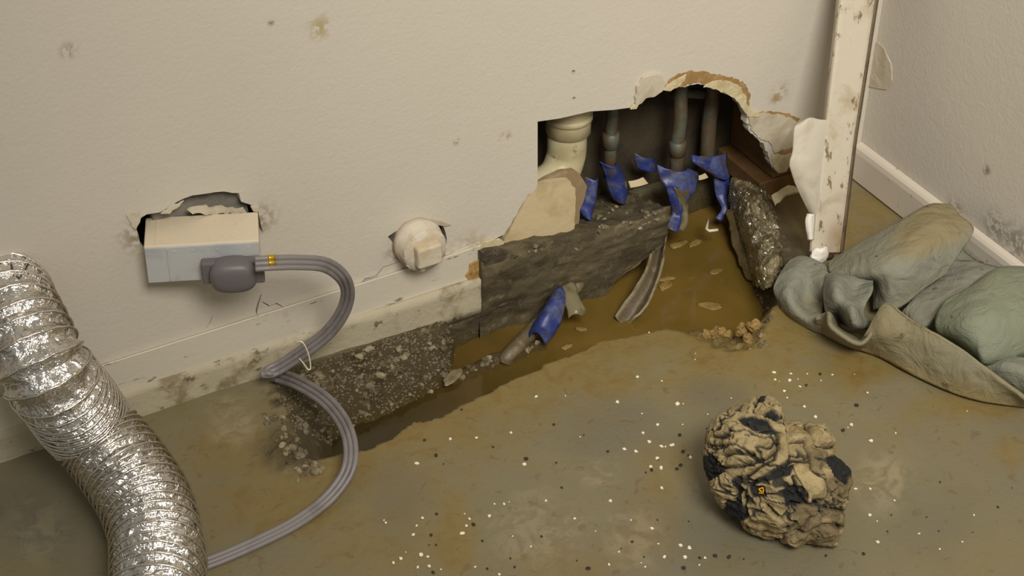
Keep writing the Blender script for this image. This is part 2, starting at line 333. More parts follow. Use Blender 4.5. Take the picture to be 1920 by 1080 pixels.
def ground(X, Y):
    P = np.stack([X, Y, np.zeros_like(X)], -1); n1 = fbm(P, 60, 4); n2 = fbm(P, 22, 4, 5.5); n3 = fbm(P, 140, 3, 9.1)
    dF = seg_dist(X, Y, FRw)+n1*.003; dR = seg_dist(X, Y, RGw)+n1*.008+n2*.006; dL = seg_dist(X, Y, LFw)+n1*.01+n2*.008
    ins = inside(X, Y, TP)
    yw = np.interp(X, WXs, WYs); yt = np.where(X < -.655, -.006, yw+.012)
    bank = np.where(Y < yt, WATER*np.abs((yt-Y)/(yt-yw))**np.where(X < -.655, 1.9, 1.0), 0.0)
    bank = np.maximum(bank, -.13)+np.where(bank < -.004, .014*n2+.010*n1+.005*n3, 0)
    bank -= .012*smooth(-.50, -.9, -X*0+X)*0
    ramp = .55+5.5*smooth(.085, .15, np.hypot(X-RGw[0][0], Y-RGw[0][1]))
    hF = -np.maximum(dF, 0)*ramp; hR = -np.maximum(dR, 0)*(.5+2.2*smooth(.03, .10, np.hypot(X-RGw[1][0], Y-RGw[1][1])))+(.013*n2+.009*n1+.004*n3)*smooth(0, .015, dR); hL = -np.maximum(dL, 0)*1.3+(.02*n2+.014*n1+.005*n3)*smooth(0, .02, dL)
    H = np.where(ins, np.maximum(np.maximum(np.maximum(hF, hR), hL), bank), 0.0)
    H += np.where(ins, 1, 0)*smooth(.14, .08, np.hypot(X-RGw[0][0], Y-RGw[0][1]))*smooth(0, .01, dF)*(.008*n1+.006*n3)
    # pebbly ridge in the water
    a, b = U(850, 712, z=WATER), U(1010, 648, z=WATER)
    dr = seg_dist(X, Y, [tuple(a[:2]), tuple(U(925, 676, z=WATER)[:2]), tuple(b[:2])])
    H = np.where(ins, np.maximum(H, WATER+.009-dr*.9+.006*n1+.003*n3), H)
    # heaps beside the pool and broken rim at the left end
    dm = seg_dist(X, Y, [tuple(U(1415, 400, z=0)[:2]), tuple(U(1470, 510, z=0)[:2])])
    H += np.where(ins, .25, 1)*.014*smooth(.06, 0, dm)*(1+.7*n2)*smooth(-.5, .1, dR+n2*.01)
    c = U(548, 850, z=0); dl = np.hypot(X-c[0], (Y-c[1])*.8)
    rim = smooth(.05, .0, dl)*(~ins); H += rim*(.006+.012*n1+.008*n2)
    H += np.where(ins, 0, .0006*n2)
    raw = np.where(ins, 1.0, 0.0)*smooth(.0002, -.002, H)
    raw = np.maximum(raw, smooth(.03, .0, dm-.02)); raw = np.maximum(raw, rim*smooth(-.3, .2, n2))
    raw = np.maximum(raw, np.where(ins, 0, smooth(.02, 0, dL))*smooth(-.2, .3, n1))
    cor = smooth(.15, .06, np.hypot(X-RGw[0][0], Y-RGw[0][1])+.03*n2)*np.where(ins, 1, 0); raw = raw*(1-.85*cor)
    wet = smooth(.022, 0, H-WATER)*np.where(ins, 1, 0)
    d_all = np.where(ins, 9, np.minimum(dF, dR))
    mud = np.maximum(smooth(.15, .0, d_all+.06*n2+.03*n1)*.95, cor)
    px, py = PR(np.stack([X, Y, H], -1))
    for cx, cy, rx, ry, k in MUDS: mud = np.maximum(mud, k*smooth(1, .2, np.hypot((px-cx)/rx, (py-cy)/ry)+.5*n2+.2*n1))
    pale = np.zeros_like(X); dark = np.zeros_like(X)
    for cx, cy, rx, ry, k in PALE: pale = np.maximum(pale, k*smooth(1, .3, np.hypot((px-cx)/rx, (py-cy)/ry)+.3*n2))
    for cx, cy, rx, ry, k in DARK: dark = np.maximum(dark, k*smooth(1, .2, np.hypot((px-cx)/rx, (py-cy)/ry)+.4*n2))
    return H, dict(raw=np.clip(raw, 0, 1), wet=wet, mud=mud*(1-.7*np.clip(dark, 0, 1)), pale=pale, dark=dark)
MUDS = [(520, 950, 190, 110, .9), (690, 1010, 220, 130, .6), (960, 790, 180, 70, .55), (850, 1010, 60, 100, .9), (1120, 720, 160, 60, .8), (1440, 640, 120, 60, 1), (1620, 690, 200, 70, 1), (1800, 760, 160, 50, .9),
        (1560, 420, 120, 110, .9), (1640, 390, 90, 60, .8), (1230, 930, 90, 160, .5), (430, 850, 120, 90, .6), (1890, 840, 60, 40, .7), (1060, 1060, 200, 60, .5)]
PALE = [(440, 800, 60, 55, 1), (430, 760, 60, 30, .8), (1650, 900, 70, 80, 1), (1010, 1000, 140, 90, .75), (1190, 1010, 90, 80, .8), (1120, 890, 60, 40, .7), (70, 1000, 80, 90, .6), (1000, 930, 60, 40, .5), (550, 870, 50, 30, .8)]
DARK = [(80, 940, 200, 150, 1), (1340, 740, 110, 50, .8), (740, 920, 80, 130, .6), (1150, 800, 220, 90, .5), (1320, 1000, 160, 120, .5), (100, 860, 150, 40, .6), (1750, 980, 150, 120, .3)]
def axis(parts):
    out = []
    for a, b, s in parts: out += list(np.arange(a, b-1e-6, s))
    return np.array(out+[parts[-1][1]])
gx = axis([(-2.6, -1.3, .05), (-1.3, -.97, .012), (-.97, 0.0, .003)]); gy = axis([(-2.6, -.85, .05), (-.85, -.40, .012), (-.40, .135, .003)])
GX, GY = np.meshgrid(gx, gy); H, AT = ground(GX, GY)
Vf = np.stack([GX, GY, H], -1).reshape(-1, 3); nx, ny = len(gx), len(gy)
me = bpy.data.meshes.new('floor'); idx = np.arange(nx*ny).reshape(ny, nx)
Q = np.stack([idx[:-1, :-1], idx[:-1, 1:], idx[1:, 1:], idx[1:, :-1]], -1).reshape(-1, 4)
me.vertices.add(len(Vf)); me.vertices.foreach_set('co', Vf.ravel()); me.loops.add(Q.size); me.loops.foreach_set('vertex_index', Q.ravel())
me.polygons.add(len(Q)); me.polygons.foreach_set('loop_start', np.arange(0, Q.size, 4)); me.polygons.foreach_set('loop_total', np.full(len(Q), 4)); me.update(); me.validate()
floor = link('floor', me, MFLOOR); tag(floor, 'grey painted concrete floor stained with yellow mud and broken open along the wall', None, None, 'structure')
for k, v in AT.items(): attr(floor, k, v.ravel())
def G(px, py):                              # where the sight line of a photo pixel meets the uneven ground
    z = np.linspace(.06, -.1, 161); P = np.array([U(px, py, z=float(q)) for q in z]); h = np.maximum(ground(P[:, 0], P[:, 1])[0], WATER); k = int(np.argmax(h >= P[:, 2])); return P[k]
def gz(x, y): return float(ground(np.array([x]), np.array([y]))[0][0])

# water standing in the trench
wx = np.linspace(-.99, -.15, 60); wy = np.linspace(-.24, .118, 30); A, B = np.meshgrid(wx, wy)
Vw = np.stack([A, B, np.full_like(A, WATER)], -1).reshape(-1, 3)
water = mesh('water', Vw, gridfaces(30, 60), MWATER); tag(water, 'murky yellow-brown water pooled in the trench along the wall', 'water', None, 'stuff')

# ---------------------------------------------------------------- walls
TH = .0125
notch = [(905, 555), (903, 500), (905, 462), (925, 452), (945, 440), (958, 420), (970, 402), (984, 374), (1005, 354), (1008, 345), (1008, 228), (1050, 222), (1106, 209), (1150, 206), (1188, 201),
         (1192, 186), (1215, 176), (1240, 168), (1268, 163), (1300, 159), (1330, 162), (1362, 177), (1384, 195), (1397, 214), (1403, 243), (1422, 262), (1440, 285), (1448, 312), (1456, 322), (1474, 322), (1482, 300), (1500, 300), (1512, 345), (1518, 362)]
nw = on_wall(notch); keep = {(1008, 345), (1008, 228)}
nw = nw[:2]+rag(nw[2:10], .0016, .006, 12, False)+nw[10:14]+rag(nw[14:], .0022, .006, 3, False)
nw[0] = (nw[0][0], 0.0); nw[-1] = (nw[-1][0], 0.0)
outline = [(-2.6, 0)]+nw+[(0, 0), (0, 1.7), (-2.6, 1.7)]
hole_box = rag(on_wall([(262, 410), (256, 430), (262, 455), (275, 470), (300, 480), (470, 470), (484, 442), (494, 436), (488, 415), (484, 396), (470, 384), (452, 378), (448, 362), (420, 359), (380, 364), (345, 372), (318, 388), (300, 398), (275, 402)]), .0015, .008, 5)
hole_stub = rag(on_wall([(727, 444), (737, 437), (752, 428), (762, 420), (790, 413), (818, 413), (832, 426), (838, 450), (835, 480), (800, 492), (765, 485), (752, 470), (738, 456)]), .001, .008, 6)
dc = U(4, 556, y=0); hole_duct = [(dc[0]+.052*math.cos(t)*(1+.03*math.sin(5*t)), dc[2]+.052*math.sin(t)*(1+.03*math.cos(7*t))) for t in np.linspace(0, 2*math.pi, 40, endpoint=False)]
def circ(px, py, r): c = U(px, py, y=0); return [(c[0]+r*math.cos(t), c[2]+r*math.sin(t)) for t in np.linspace(0, 2*math.pi, 9, endpoint=False)]
def crack(pts, w, seed):
    p = rag(on_wall(pts), .0014, .007, seed, False); n = len(p); L = []; R = []
    for k, (a, b) in enumerate(p):
        c, d = p[min(k+1, n-1)]; e, f = p[max(k-1, 0)]; tx, ty = c-e, d-f; l = math.hypot(tx, ty)+1e-9
        q = w*(.35+.65*math.sin(math.pi*(k+.3)/(n-.4)))*.5; L.append((a-ty/l*q, b+tx/l*q)); R.append((a+ty/l*q, b-tx/l*q))
    return L+R[::-1]
holes = [hole_box, hole_stub, hole_duct, circ(1075, 135, .0028), circ(1076, 185, .0026),
         crack([(545, 576), (580, 563), (615, 552), (648, 545), (668, 538), (685, 524), (705, 518), (718, 502), (745, 492)], .0044, 4),
         crack([(490, 552), (484, 570), (481, 590)], .0024, 8), crack([(492, 566), (505, 574), (518, 569), (530, 575)], .002, 9), crack([(399, 592), (393, 606), (384, 617)], .0011, 10)]
wall_back = prism('wall_back', [outline]+holes, MW, lambda u, v, d: (u, d*TH, v), 1)
tag(wall_back, 'off-white painted drywall with a ragged hole above the trench', None, None, 'structure')
wall_right = box_mesh('wall_right', (0, -2.6, 0), (.0125, .15, 1.7), MWR, None, 0); tag(wall_right, 'plain off-white drywall right of the corner', None, None, 'structure')
# backing behind the cavity and studs
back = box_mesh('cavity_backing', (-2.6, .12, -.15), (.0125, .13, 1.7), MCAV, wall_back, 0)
sx = U(1452, 300, y=.014)[0]
box_mesh('stud', (sx, .0135, .03), (sx+.038, .119, 1.2), MSTUD, wall_back, .002)
box_mesh('stud', (-.80, .0135, .09), (-.762, .119, 1.2), MSTUD, wall_back, .002)
box_mesh('sole_plate', (sx-.02, .0135, .0), (-.002, .119, .028), MSTUD, wall_back, .002)
p = U(500, 700, y=0)
# torn layers around the hole: children of the wall
def plate(name, pts, y, t, mat, parent, amp=.0016, step=.004, seed=1, bev=.0008):
    L = rag(on_wall(pts, y), amp, step, seed); return prism(name, [L], mat, lambda u, v, d: (u, y-d*t, v), 1, parent, bev)
plate('torn_paper', [(1246, 160), (1258, 146), (1272, 137), (1292, 132), (1325, 134), (1352, 141), (1380, 147), (1398, 158), (1407, 178), (1403, 200), (1396, 200), (1392, 182), (1375, 168), (1345, 158), (1305, 155), (1268, 163)], 0, .0012, MPAPER, wall_back, seed=21)
plate('peeled_skin', [(1192, 200), (1188, 180), (1192, 160), (1203, 143), (1225, 137), (1239, 141), (1244, 152), (1240, 168), (1226, 178), (1208, 182)], -.0002, .0042, MPLAS, wall_back, seed=22, bev=.0015)
plate('peeled_skin', [(1240, 168), (1250, 158), (1272, 146), (1286, 138), (1283, 150), (1268, 164), (1252, 170)], -.001, .0016, MCREAM, wall_back, seed=23)
plate('gypsum_edge', [(1318, 163), (1335, 152), (1360, 150), (1382, 158), (1396, 176), (1398, 192), (1384, 190), (1366, 178), (1340, 166)], -.0008, .002, MCREAM, wall_back, seed=24)
plate('gypsum_edge', [(1376, 183), (1390, 180), (1400, 196), (1408, 208), (1420, 208), (1425, 216), (1404, 218), (1395, 210), (1386, 196)], -.001, .0026, MCREAM, wall_back, seed=25)
plate('peeled_skin', [(1402, 218), (1425, 212), (1442, 212), (1470, 216), (1492, 226), (1490, 258), (1484, 284), (1454, 290), (1448, 276), (1440, 264), (1424, 258), (1408, 244)], -.0006, .0016, MPLAS, wall_back, seed=26)
plate('torn_paper', [(1400, 213), (1440, 208), (1475, 212), (1500, 222), (1494, 228), (1470, 218), (1442, 213), (1404, 219)], 0, .0012, MPAPER, wall_back, seed=27)
plate('gypsum_edge', [(1446, 288), (1484, 286), (1486, 306), (1470, 322), (1458, 324), (1450, 312)], -.0002, .0014, MCREAM, wall_back, seed=28)
plate('torn_paper', [(1449, 287), (1470, 280), (1486, 274), (1484, 286), (1465, 289)], -.002, .0008, MPAPER, wall_back, seed=29)
plate('peeled_skin', [(1180, 204), (1186, 194), (1193, 195), (1192, 203)], -.001, .003, MCREAM, wall_back, seed=30)
plate('peeled_skin', [(300, 400), (318, 386), (345, 374), (330, 390), (318, 400)], -.0002, .002, MPLAS, wall_back, seed=31)
plate('peeled_skin', [(350, 392), (370, 385), (420, 386), (455, 388), (462, 398), (360, 400)], -.001, .0022, MPLAS, wall_back, seed=32)
plate('peeled_skin', [(468, 385), (486, 388), (484, 397), (474, 396)], -.0004, .0018, MPLAS, wall_back, seed=33)
plate('peeled_skin', [(236, 402), (250, 396), (268, 402), (262, 416), (254, 430), (246, 425), (240, 412)], -.0002, .0014, MPLAS, wall_back, seed=34)
plate('peeled_skin', [(790, 412), (812, 410), (840, 418), (846, 421), (826, 422), (805, 416)], -.0002, .002, MPLAS, wall_back, seed=35)
plate('peeled_skin', [(840, 480), (862, 466), (892, 455), (898, 462), (872, 474), (846, 486)], -.0006, .002, MPLAS, wall_back, seed=36)
plate('peeled_skin', [(880, 470), (905, 452), (935, 446), (944, 452), (938, 466), (905, 476)], -.001, .003, MCREAM, wall_back, seed=37)
rp = [U(a, b, x=0) for a, b in [(1628, 95), (1646, 78), (1660, 92), (1672, 120), (1674, 150), (1664, 168), (1640, 164), (1622, 160)]]
prism('peeled_skin', [rag([(q[1], q[2]) for q in rp], .001, .006, 38)], MPLAS, lambda u, v, d: (-.0002-d*.0014, u, v), 1, wall_right, .0006)
# baseboards and curb
bx1 = U(905, 500, y=-.012)[0]
bb = prism('baseboard_back', [[(-.0005, .0435), (-.007, .0435), (-.007, .0890), (-.0062, .0900), (-.0005, .0865)]], MBASE, lambda u, v, d: (-2.6+d*(bx1+2.6), u, v), 1)
tag(bb, 'off-white baseboard cut off at the hole', None, None, 'structure')
e0 = rag([(p_[0], p_[2]) for p_ in [U(a, b, y=-.0075) for a, b in [(880, 494), (893, 488), (903, 482), (905, 500), (903, 520), (880, 526), (872, 516), (880, 506)]]], .0012, .005, 40)
prism('splintered_end', [e0], plain('bare_wood', (180, 144, 84), .8, var=(140, 104, 54), vs=60, bs=120, bd=.004), lambda u, v, d: (u, -.0071-d*.0022, v), 1, bb, .0006)
V, Fc = rough_block((-2.6, -.010, -.012), (bx1+.03, -.0005, .0432), .012); V = np.array(V)
nz = fbm(V, 40, 3); V[:, 1] -= np.where(V[:, 1] < -.008, .003*nz+.0045*smooth(-.85, -.7, V[:, 0]), 0); V[:, 2] += np.where(V[:, 2] > .03, 0, .002*nz)
curb = mesh('curb', V, Fc, MCURB, bb)
br = prism('baseboard_right', [[(-.0005, .002), (-.013, .002), (-.013, .046), (-.0115, .053), (-.008, .057), (-.0005, .059)]], MBASE2, lambda u, v, d: (u, -.001-d*2.6, v), 1, None, .0015)
tag(br, 'low off-white baseboard with a rounded top edge', None, None, 'structure')

# concrete sill under the hole
sx0, sx1 = bx1-.004, U(1243, 420, y=-.01)[0]
V, Fc = rough_block((sx0, -.018, -.085), (sx1, .119, .082), .0045); V = np.array(V)
n1, n2, n3 = fbm(V, 35, 4), fbm(V, 90, 4, 3.), fbm(V*np.array([.25, 1, 1]), 120, 3, 7.)
t = (V[:, 0]-sx0)/(sx1-sx0); zb = np.interp(t, [0, .45, .62, .70, .80, .92, 1], [-.085, -.085, -.078, -.055, -.03, -.004, .004])
V[:, 2] = np.maximum(V[:, 2], zb+.008*n1*smooth(.4, .6, t))
up_ = smooth(.0, .082, V[:, 2]); yy = (V[:, 1]+.018)/.108
V[:, 2] += up_*(np.interp(t, [0, .3, .6, .8, 1], [.006, -.004, -.016, -.021, -.018])-.040*np.maximum(yy, 0)**1.15)+np.where(V[:, 2] > .075, .006*n1+.004*n2, 0)
fr = V[:, 1] < -.01
V[:, 1] += np.where(fr, .002*n2+.0020*n3+.012*smooth(.03, -.06, V[:, 2])*(1+.6*n1)-.004*smooth(.02, .05, V[:, 2])+.006*smooth(.05, .085, V[:, 2]), 0)
V[:, 0] += np.where(V[:, 0] > sx1-.002, .008*n1, 0)
sill = mesh('sill', V, Fc, MSILL, wall_back); SILLV = V.copy()
V, Fc = rough_block((-.69, -.010, -.085), (bx1+.014, .02, .002), .0045); V = np.array(V)
V[:, 1] += np.where(V[:, 1] < -.005, .006*fbm(V, 40, 4)+.003*fbm(V, 110, 3), 0)+.008*smooth(-.01, -.06, V[:, 2])
SV = V.copy(); mesh('footing', V, Fc, MSILL, wall_back)
pl = rag([(a[0], a[2]) for a in [U(x, y, y=-.019) for x, y in [(902, 472), (925, 466), (950, 470), (975, 478), (962, 487), (935, 492), (908, 500)]]], .002, .006, 41)
prism('mortar_patch', [pl], MDARKSILL, lambda u, v, d: (u, -.014-d*.006, v), 1, wall_back, .001)

# bare gypsum remnant standing in the lower left of the hole
gyp = empty('drywall_remnant', U(1015, 460, y=-.004), 'beige slab of broken drywall with bare gypsum face left of the blue sleeves', 'drywall')
g0 = rag(on_wall([(940, 470), (946, 448), (962, 420), (974, 396), (984, 374), (1004, 354), (1030, 345), (1052, 342), (1070, 341), (1072, 348), (1079, 353), (1080, 372), (1078, 405), (1076, 437), (1050, 446), (1020, 458), (985, 470), (960, 478)], .001), .0010, .006, 42)
prism('bare_face', [g0], MGYP, lambda u, v, d: (u, .0125-d*.0115, v), 1, gyp, .0012)
g1 = rag(on_wall([(1012, 346), (1035, 333), (1060, 323), (1078, 321), (1088, 328), (1096, 340), (1102, 350), (1098, 368), (1090, 390), (1086, 420), (1085, 436), (1070, 440), (1020, 440)], .012), .0012, .006, 43)
prism('backing_layer', [g1], MGYPB, lambda u, v, d: (u, .022-d*.009, v), 1, gyp, .001)

# ---------------------------------------------------------------- plumbing in the cavity
def smooth_path(pts, n): return cr(np.array(pts), n)
pv = empty('pvc_elbow', U(1050, 330, y=.06), 'dirty cream plastic drain elbow in the left end of the wall hole', 'pipe')
a = U(1066, 222, y=.062); b = U(1058, 290, y=.062); c = U(1010, 325, y=.062)
path = smooth_path([a+np.array([0, 0, .10]), a, (a+b)/2+np.array([.001, 0, 0]), b+np.array([.002, 0, -.004]), (b+c)/2+np.array([.002, -.008, -.018]), c+np.array([-.02, -.016, -.014]), c+np.array([-.07, -.02, -.016])], 40)
tube('elbow', path, .026, MPVC, pv, 24)
hub = [U(1068, 150, y=.062), U(1066, 222, y=.062), U(1064, 248, y=.062)]; h0 = hub[1]
tube('hub', [h0+np.array([0, 0, z]) for z in (.10, .02, .004, -.018, -.019)], [.0295, .0295, .0295, .0295, .027], MPVC, pv, 28)
tube('hub_ring', [h0+np.array([0, 0, z]) for z in (.010, .009, .002, .001)], [.029, .0315, .0315, .029], MPVC, pv, 28)
def pipe(name, px, py, y, ztop, r, label, extra=None):
    b = U(px, py, y=y); e = empty(name, b, label, 'pipe', None)
    pts = [b+np.array([0, 0, z]) for z in np.linspace(-.02, ztop-b[2], 14)]; pts = [q+np.array([.0012*math.sin(9*i), 0, 0]) for i, q in enumerate(pts)]
    tube('pipe_run', pts, r, MCOPPER, e, 16); return e, b
p1, b1 = pipe('water_pipe', 1143, 308, .075, .5, .0085, 'tarnished vertical pipe nearest the cream drain elbow')
p2, b2 = pipe('water_pipe', 1267, 322, .06, .5, .0095, 'tarnished vertical pipe rising out of the pale blue torn sleeve')
p3, b3 = pipe('water_pipe', 1325, 292, .08, .5, .0105, 'greenish vertical pipe above the wide dark blue sleeve')
q2 = U(1270, 176, y=.062); q3 = U(1312, 178, y=.078)
tube('cross_link', smooth_path([q2+np.array([-.004, 0, 0]), (q2+q3)/2+np.array([0, -.002, .003]), q3+np.array([.004, 0, 0])], 10), .007, MCOPPER, p2, 12)
for e, bb_ in ((p1, b1), (p2, b2)):
    tube('coupling', [bb_+np.array([0, 0, z]) for z in (.028, .029, .05, .051)], [.009, .0115, .0115, .009] , MCOPPER, e, 16)

def sleeve(name, rows, label, mat=MBLUE, curve=.010, seed=0, t=.0012, cat='sleeve', plane='y', nu=22, nv=14, crumple=.0022, extra=None):
    """torn sheet wrapped round a pipe: rows of (left px, right px, depth)"""
    C = []
    for (lx, ly), (rx, ry), d in rows:
        L = U(lx, ly, **{plane: d}); R = U(rx, ry, **{plane: d}); row = []
        for k in range(5):
            s = k/4; p = L*(1-s)+R*s; bul = math.sin(math.pi*s)*curve
            p = p+(np.array([0, -bul, 0]) if plane == 'y' else np.array([0, 0, bul])); row.append(p)
        C.append(row)
    V = patch_pts(C, nu, nv); n = fbm(V, 70, 3, seed*3.3); n2 = fbm(V, 55, 3, 8+seed)
    V = V+np.stack([n2*crumple*.8, n*crumple*1.4, n2*crumple], -1)
    Fc = [f for f in gridfaces(nu, nv)]
    o = solid(mesh(name, V, Fc, mat), t); c = V.mean(0); o.data.transform(Matrix.Translation(-Vector(c))); o.location = Vector(c)
    if label: tag(o, label, cat)
    return o
sleeve('blue_sleeve', [((1097, 330), (1119, 332), .045), ((1092, 352), (1117, 356), .043), ((1088, 375), (1114, 380), .038), ((1086, 392), (1108, 400), .034), ((1092, 402), (1104, 412), .032)], 'narrow blue plastic sleeve standing against the beige drywall slab', seed=1)
sleeve('blue_sleeve', [((1124, 302), (1156, 304), .066), ((1130, 318), (1164, 318), .066), ((1137, 340), (1172, 338), .064), ((1142, 362), (1176, 360), .060), ((1150, 374), (1170, 374), .058)], 'smooth blue plastic sleeve around the pipe nearest the drain elbow', curve=.012, seed=2, crumple=.0012)
sleeve('blue_sleeve', [((1188, 287), (1222, 292), .09), ((1190, 302), (1230, 303), .088), ((1194, 314), (1230, 316), .085)], 'small dirty blue sleeve scrap at the back of the cavity between two pipes', seed=3)
sleeve('blue_sleeve', [((1233, 308), (1290, 316), .052), ((1238, 326), (1308, 328), .046), ((1244, 346), (1304, 352), .040), ((1252, 370), (1286, 372), .034), ((1260, 395), (1276, 398), .028), ((1252, 412), (1274, 414), .022), ((1243, 424), (1266, 430), .018)], 'large pale blue torn sleeve hanging to a point over the water', curve=.013, seed=4, nu=36, nv=18, crumple=.004)
sleeve('blue_sleeve', [((1296, 290), (1362, 286), .078), ((1300, 304), (1364, 304), .070), ((1322, 318), (1366, 320), .066), ((1340, 330), (1368, 332), .064)], 'wide dark blue sleeve under the greenish pipe', curve=.008, seed=5)
sleeve('blue_sleeve', [((1338, 334), (1366, 330), .07), ((1340, 352), (1366, 352), .064), ((1346, 372), (1364, 372), .056), ((1352, 390), (1362, 392), .048), ((1340, 408), (1352, 412), .042)], 'thin dark blue sleeve strip curling down beside the wet plastic', curve=.006, seed=6)
sleeve('film_strip', [((1262, 352), (1292, 356), .030), ((1270, 376), (1290, 378), .026), ((1278, 398), (1288, 402), .020), ((1272, 430), (1282, 436), .014)], 'clear wet plastic film hanging beside the pale blue sleeve', MFILM, .004, 7, cat='plastic film', crumple=.004)
sleeve('wood_scrap', [((1176, 342), (1202, 334), .075), ((1180, 354), (1212, 346), .068)], 'short pale wood offcut lying behind the blue sleeves', MGYP, .001, 8, .006, 'offcut', crumple=.0004)
sleeve('wood_scrap', [((1304, 330), (1318, 326), .07), ((1308, 338), (1324, 334), .066)], 'tiny pale chip beside the wide dark blue sleeve', MGYP, .001, 9, .005, 'offcut', crumple=.0004)

# ---------------------------------------------------------------- the trench: sleeve, split pipe, scraps, film
WZ = WATER
t1 = empty('wrapped_conduit', U(1020, 640, z=WZ), 'bright blue sleeve on a grey conduit half sunk in the trench water', 'conduit')
A_, B_ = U(955, 665, z=WZ+.006), U(1085, 530, z=WZ+.035)
cpath = cr(np.array([A_+(A_-B_)*.06+np.array([0, 0, -.006]), A_, A_*.66+B_*.34, A_*.33+B_*.67, B_]), 20)
tube('conduit', cpath, .010, MSPLIT, t1, 16)
o = sleeve('sleeve', [((1040, 552), (1062, 560), WZ+.046), ((1022, 574), (1058, 580), WZ+.044), ((1004, 602), (1052, 604), WZ+.036), ((994, 622), (1036, 630), WZ+.026), ((992, 636), (1020, 646), WZ+.016)], None, MBLUE, .016, 11, plane='z', cat=None, nu=24, nv=16, crumple=.002)
o.parent = t1; o.matrix_parent_inverse = Matrix.Translation(-t1.location)
sleeve('tape_scrap', [((1046, 546), (1078, 532), WZ+.05), ((1052, 562), (1086, 556), WZ+.046), ((1062, 584), (1098, 582), WZ+.036), ((1066, 598), (1094, 592), WZ+.03)], 'crumpled clear grey tape scrap beside the bright blue sleeve', MFILM, .006, 12, plane='z', cat='tape', crumple=.003)
sp = empty('split_sleeve', U(1190, 570, z=WZ), 'weathered grey split sleeve curving down into the water under the sill', 'sleeve')
rows = [((1226, 440), (1252, 436), .0), ((1222, 470), (1246, 474), -.008), ((1212, 505), (1236, 516), -.02), ((1192, 540), (1222, 552), -.034), ((1172, 568), (1208, 578), -.046), ((1156, 590), (1190, 594), WZ+.004)]
C = []
for (lx, ly), (rx, ry), z in rows:
    L, R = U(lx, ly, z=z+.006), U(rx, ry, z=z+.006); C.append([L, L*.75+R*.25-np.array([0, 0, .010]), (L+R)/2-np.array([0, 0, .014]), L*.25+R*.75-np.array([0, 0, .010]), R])
V = patch_pts(C, 36, 14); V = V+np.stack([fbm(V, 60, 3)*.002]*3, -1); o = solid(mesh('trough', V, gridfaces(36, 14), MSPLIT, sp), .002)
V = V.reshape(36, 14, 3)
tube('rim', np.concatenate([V[8:, 0], V[-1, 1:-1], V[8:, -1][::-1]]), .0022, MSPLITI, sp, 8)

# crinkled wet plastic heaped at the right side of the pool
C = []
for row in [[(1370, 335, .03), (1392, 338, .035), (1418, 345, .03), (1440, 352, .004)], [(1368, 372, .0), (1395, 378, .03), (1425, 384, .035), (1452, 392, -.002)], [(1376, 418, -.03), (1402, 424, .02), (1435, 428, .026), (1475, 428, -.003)],
            [(1390, 462, -.045), (1418, 468, .012), (1450, 466, .022), (1492, 458, -.003)], [(1402, 500, -.05), (1426, 506, .005), (1454, 506, .02), (1472, 498, -.003)], [(1414, 535, -.055), (1428, 538, -.012), (1438, 540, .0), (1448, 534, .004)]]:
    C.append([U(a, b, z=z) for a, b, z in row])
V = patch_pts(C, 64, 44); r1 = 1-np.abs(fbm(V, 34, 3)); r2 = 1-np.abs(fbm(V, 75, 2, 4.))
V = V+np.array([[-.25, -.5, .85]])*((r1-.8)*.022+(r2-.8)*.014)[:, None]
V = V+.0007*rng.standard_normal(V.shape)
o = solid(mesh('plastic_sheet', V, gridfaces(64, 44), MWET, None, False), .0006); c = Vector(V.mean(0)); origin(o, c); tag(o, 'crinkled wet grey plastic sheet heaped on the right bank of the pool', 'plastic sheet')
sleeve('plastic_sheet', [((1362, 400), (1384, 396), -.012), ((1368, 428), (1394, 434), -.026), ((1376, 462), (1408, 474), -.040), ((1390, 502), (1420, 520), WZ+.010), ((1404, 528), (1426, 542), WZ+.004)], 'smooth translucent brown plastic strip sliding into the pool', plain('brown_film', (112, 98, 66), .15, var=(90, 74, 42), vs=30, bs=40, bd=.006), .006, 15, cat='plastic sheet', plane='z', crumple=.005)
sleeve('plaster_crumbs', [((1446, 372), (1486, 352), .03), ((1452, 388), (1498, 364), .028)], 'pale dried plaster smear on the bank under the peeled wall paint', MCREAM, .004, 16, .004, 'plaster', plane='z', crumple=.004)

def lump_mesh(name, seed, sub=3, amp=.35, sq=(1, 1, 1)):
    bm = bmesh.new(); bmesh.ops.create_icosphere(bm, subdivisions=sub, radius=1)
    P = np.array([v.co[:] for v in bm.verts]); n = fbm(P, 1.3, 3, seed*7.7); n2 = fbm(P, 3., 2, seed*3.1)
    P = P*(1+amp*n+amp*.35*n2)[:, None]*np.array(sq)
    for v, p in zip(bm.verts, P): v.co = p
    me = bpy.data.meshes.new(name); bm.to_mesh(me); bm.free(); return me
# clay lumps at the pool edge
for k, (px, py, r, z) in enumerate([(1395, 607, .013, .002), (1372, 622, .012, 0), (1350, 628, .009, -.002), (1390, 626, .010, 0), (1366, 634, .007, 0), (1336, 630, .008, -.004), (1412, 618, .009, .004), (1322, 632, .006, -.002), (1400, 640, .007, .002)]):
    c = G(px, py); o = link('clay_lump', lump_mesh('clay_lump', k, 3, .75, (1, 1, .8)), MCLAY, None, False); o.location = Vector((c[0], c[1], gz(c[0], c[1])+r*.45)); o.scale = (r*.9,)*3; o.rotation_euler = (k*.7, 0, k)
    tag(o, 'yellow clay lump in the cluster at the front right edge of the pool', 'clay lump', 'clay lumps at the pool edge')
